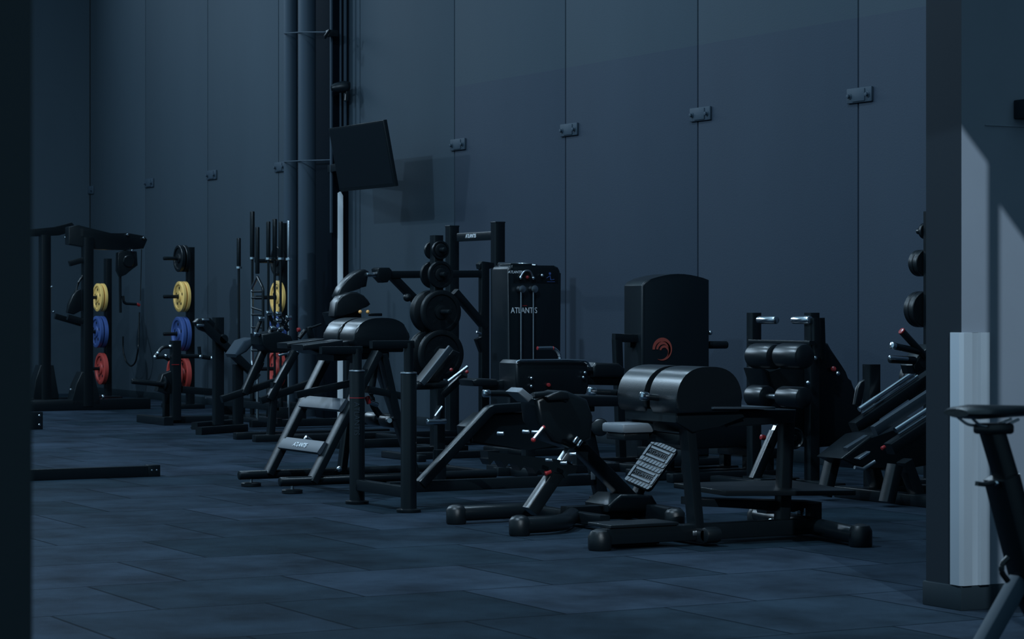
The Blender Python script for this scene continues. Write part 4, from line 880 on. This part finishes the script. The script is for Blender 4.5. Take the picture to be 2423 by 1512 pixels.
# ------------------------------------------------------------------ spin bike at the right edge
x = -5.15
t = thing('spin_bike', (x, 4.55, 0), 'dark exercise bike cut off by the right edge of the picture', 'exercise bike')
s0 = X(2262, 985, x); 
def sad(k): return V(x, s0.y+k, s0.z)
prof = [(.0, .052, .012), (.02, .072, .018), (.06, .078, .022), (.12, .066, .020), (.18, .040, .018), (.24, .026, .016), (.275, .018, .010)]
mb = MB(); rings = []
for k, wd, hgt in prof:
    rr = []
    for i in range(20):
        a_ = 2*math.pi*i/20; rr.append(mb.bm.verts.new(V(x+wd*math.cos(a_), s0.y+k, s0.z+.008-.02*(k/.275)**2*0+hgt*math.sin(a_)*(1 if math.sin(a_) > 0 else .8))))
    rings.append(rr)
for r0, r1 in zip(rings, rings[1:]):
    for j in range(20): mb.bm.faces.new((r0[j], r0[(j+1) % 20], r1[(j+1) % 20], r1[j]))
mb.bm.faces.new(rings[0][::-1]); mb.bm.faces.new(rings[-1])
mb.build('saddle', 'vinyl', t)
for s_ in (-1, 1): MB().tube([V(x+.03*s_, s0.y+.03, s0.z-.004), V(x+.025*s_, s0.y+.06, s0.z-.026), V(x+.022*s_, s0.y+.14, s0.z-.030), V(x+.015*s_, s0.y+.20, s0.z-.012)], .004, .03).build('saddle_rail', 'steel', t)
MB().box(V(x-.035, X(2320, 1, x).y, X(2320, 1028, x).z), V(x+.035, X(2382, 1, x).y, X(2320, 1002, x).z), .008).build('saddle_clamp', 'black', t)
MB().bar(X(2346, 1015, x), X(2385, 1145, x), .05, .056, up=(1, 0, 0)).build('seat_post', 'black', t)
MB().bar(X(2370, 1128, x), X(2440, 1400, x), .062, .088, up=(1, 0, 0)).build('seat_tube', 'black', t)
MB().sweep(fillet([X(2311, 1144, x+.02), X(2330, 1147, x+.02), X(2352, 1140, x+.02), X(2366, 1152, x+.02)], .03), rect(.012, .014), up=(1, 0, 0)).build('clamp_lever', 'black', t)
MB().cap(X(2355, 1143, x+.03), X(2361, 1143, x+.03), .006).build('clamp_bolt', 'chrome', t)
MB().tube([X(2385, 1320, x+.04), X(2370, 1335, x+.04), X(2370, 1355, x+.04), X(2385, 1375, x+.04)], .008, .02).build('cable_loop', 'black', t)
lo = X(2440, 1400, x); rf = V(x, X(2405, 1385, x).y-.40, .06)
MB().bar(X(2412, 1372, x), rf, .045, .045, up=(1, 0, 0)).build('rear_stay', 'pipe', t)
MB().bar(lo, V(x, lo.y+.25, .2), .07, .08, up=(1, 0, 0)).build('main_frame', 'black', t)
MB().bar(V(x, rf.y, .06), V(x, rf.y+1.3, .06), .06, .06).build('base_beam', 'black', t)
for yy in (rf.y, rf.y+1.3): MB().bar(V(x-.26, yy, .045), V(x+.26, yy, .045), .06, .07).build('base_foot', 'black', t)
MB().lathe(V(x+.02, lo.y+.62, .36), (1, 0, 0), [(.03, -.02), (.22, -.018), (.24, -.012), (.24, .012), (.22, .018), (.03, .02)], 40).build('flywheel', 'steel', t)
MB().bar(V(x, lo.y+.25, .2), V(x, lo.y+.62, .36), .04, .06, up=(1, 0, 0)).bar(V(x, lo.y+.62, .36), V(x, lo.y+.50, .95), .05, .06, up=(1, 0, 0)).bar(V(x, rf.y+1.3, .06), V(x, lo.y+.62, .36), .04, .05, up=(1, 0, 0)).build('front_frame', 'black', t)
MB().tube([V(x-.25, lo.y+.35, 1.05), V(x-.2, lo.y+.5, 1.0), V(x+.2, lo.y+.5, 1.0), V(x+.25, lo.y+.35, 1.05)], .016, .06).bar(V(x, lo.y+.50, .93), V(x, lo.y+.5, 1.0), .05, .05, up=(0, 1, 0)).build('handlebar', 'black', t)
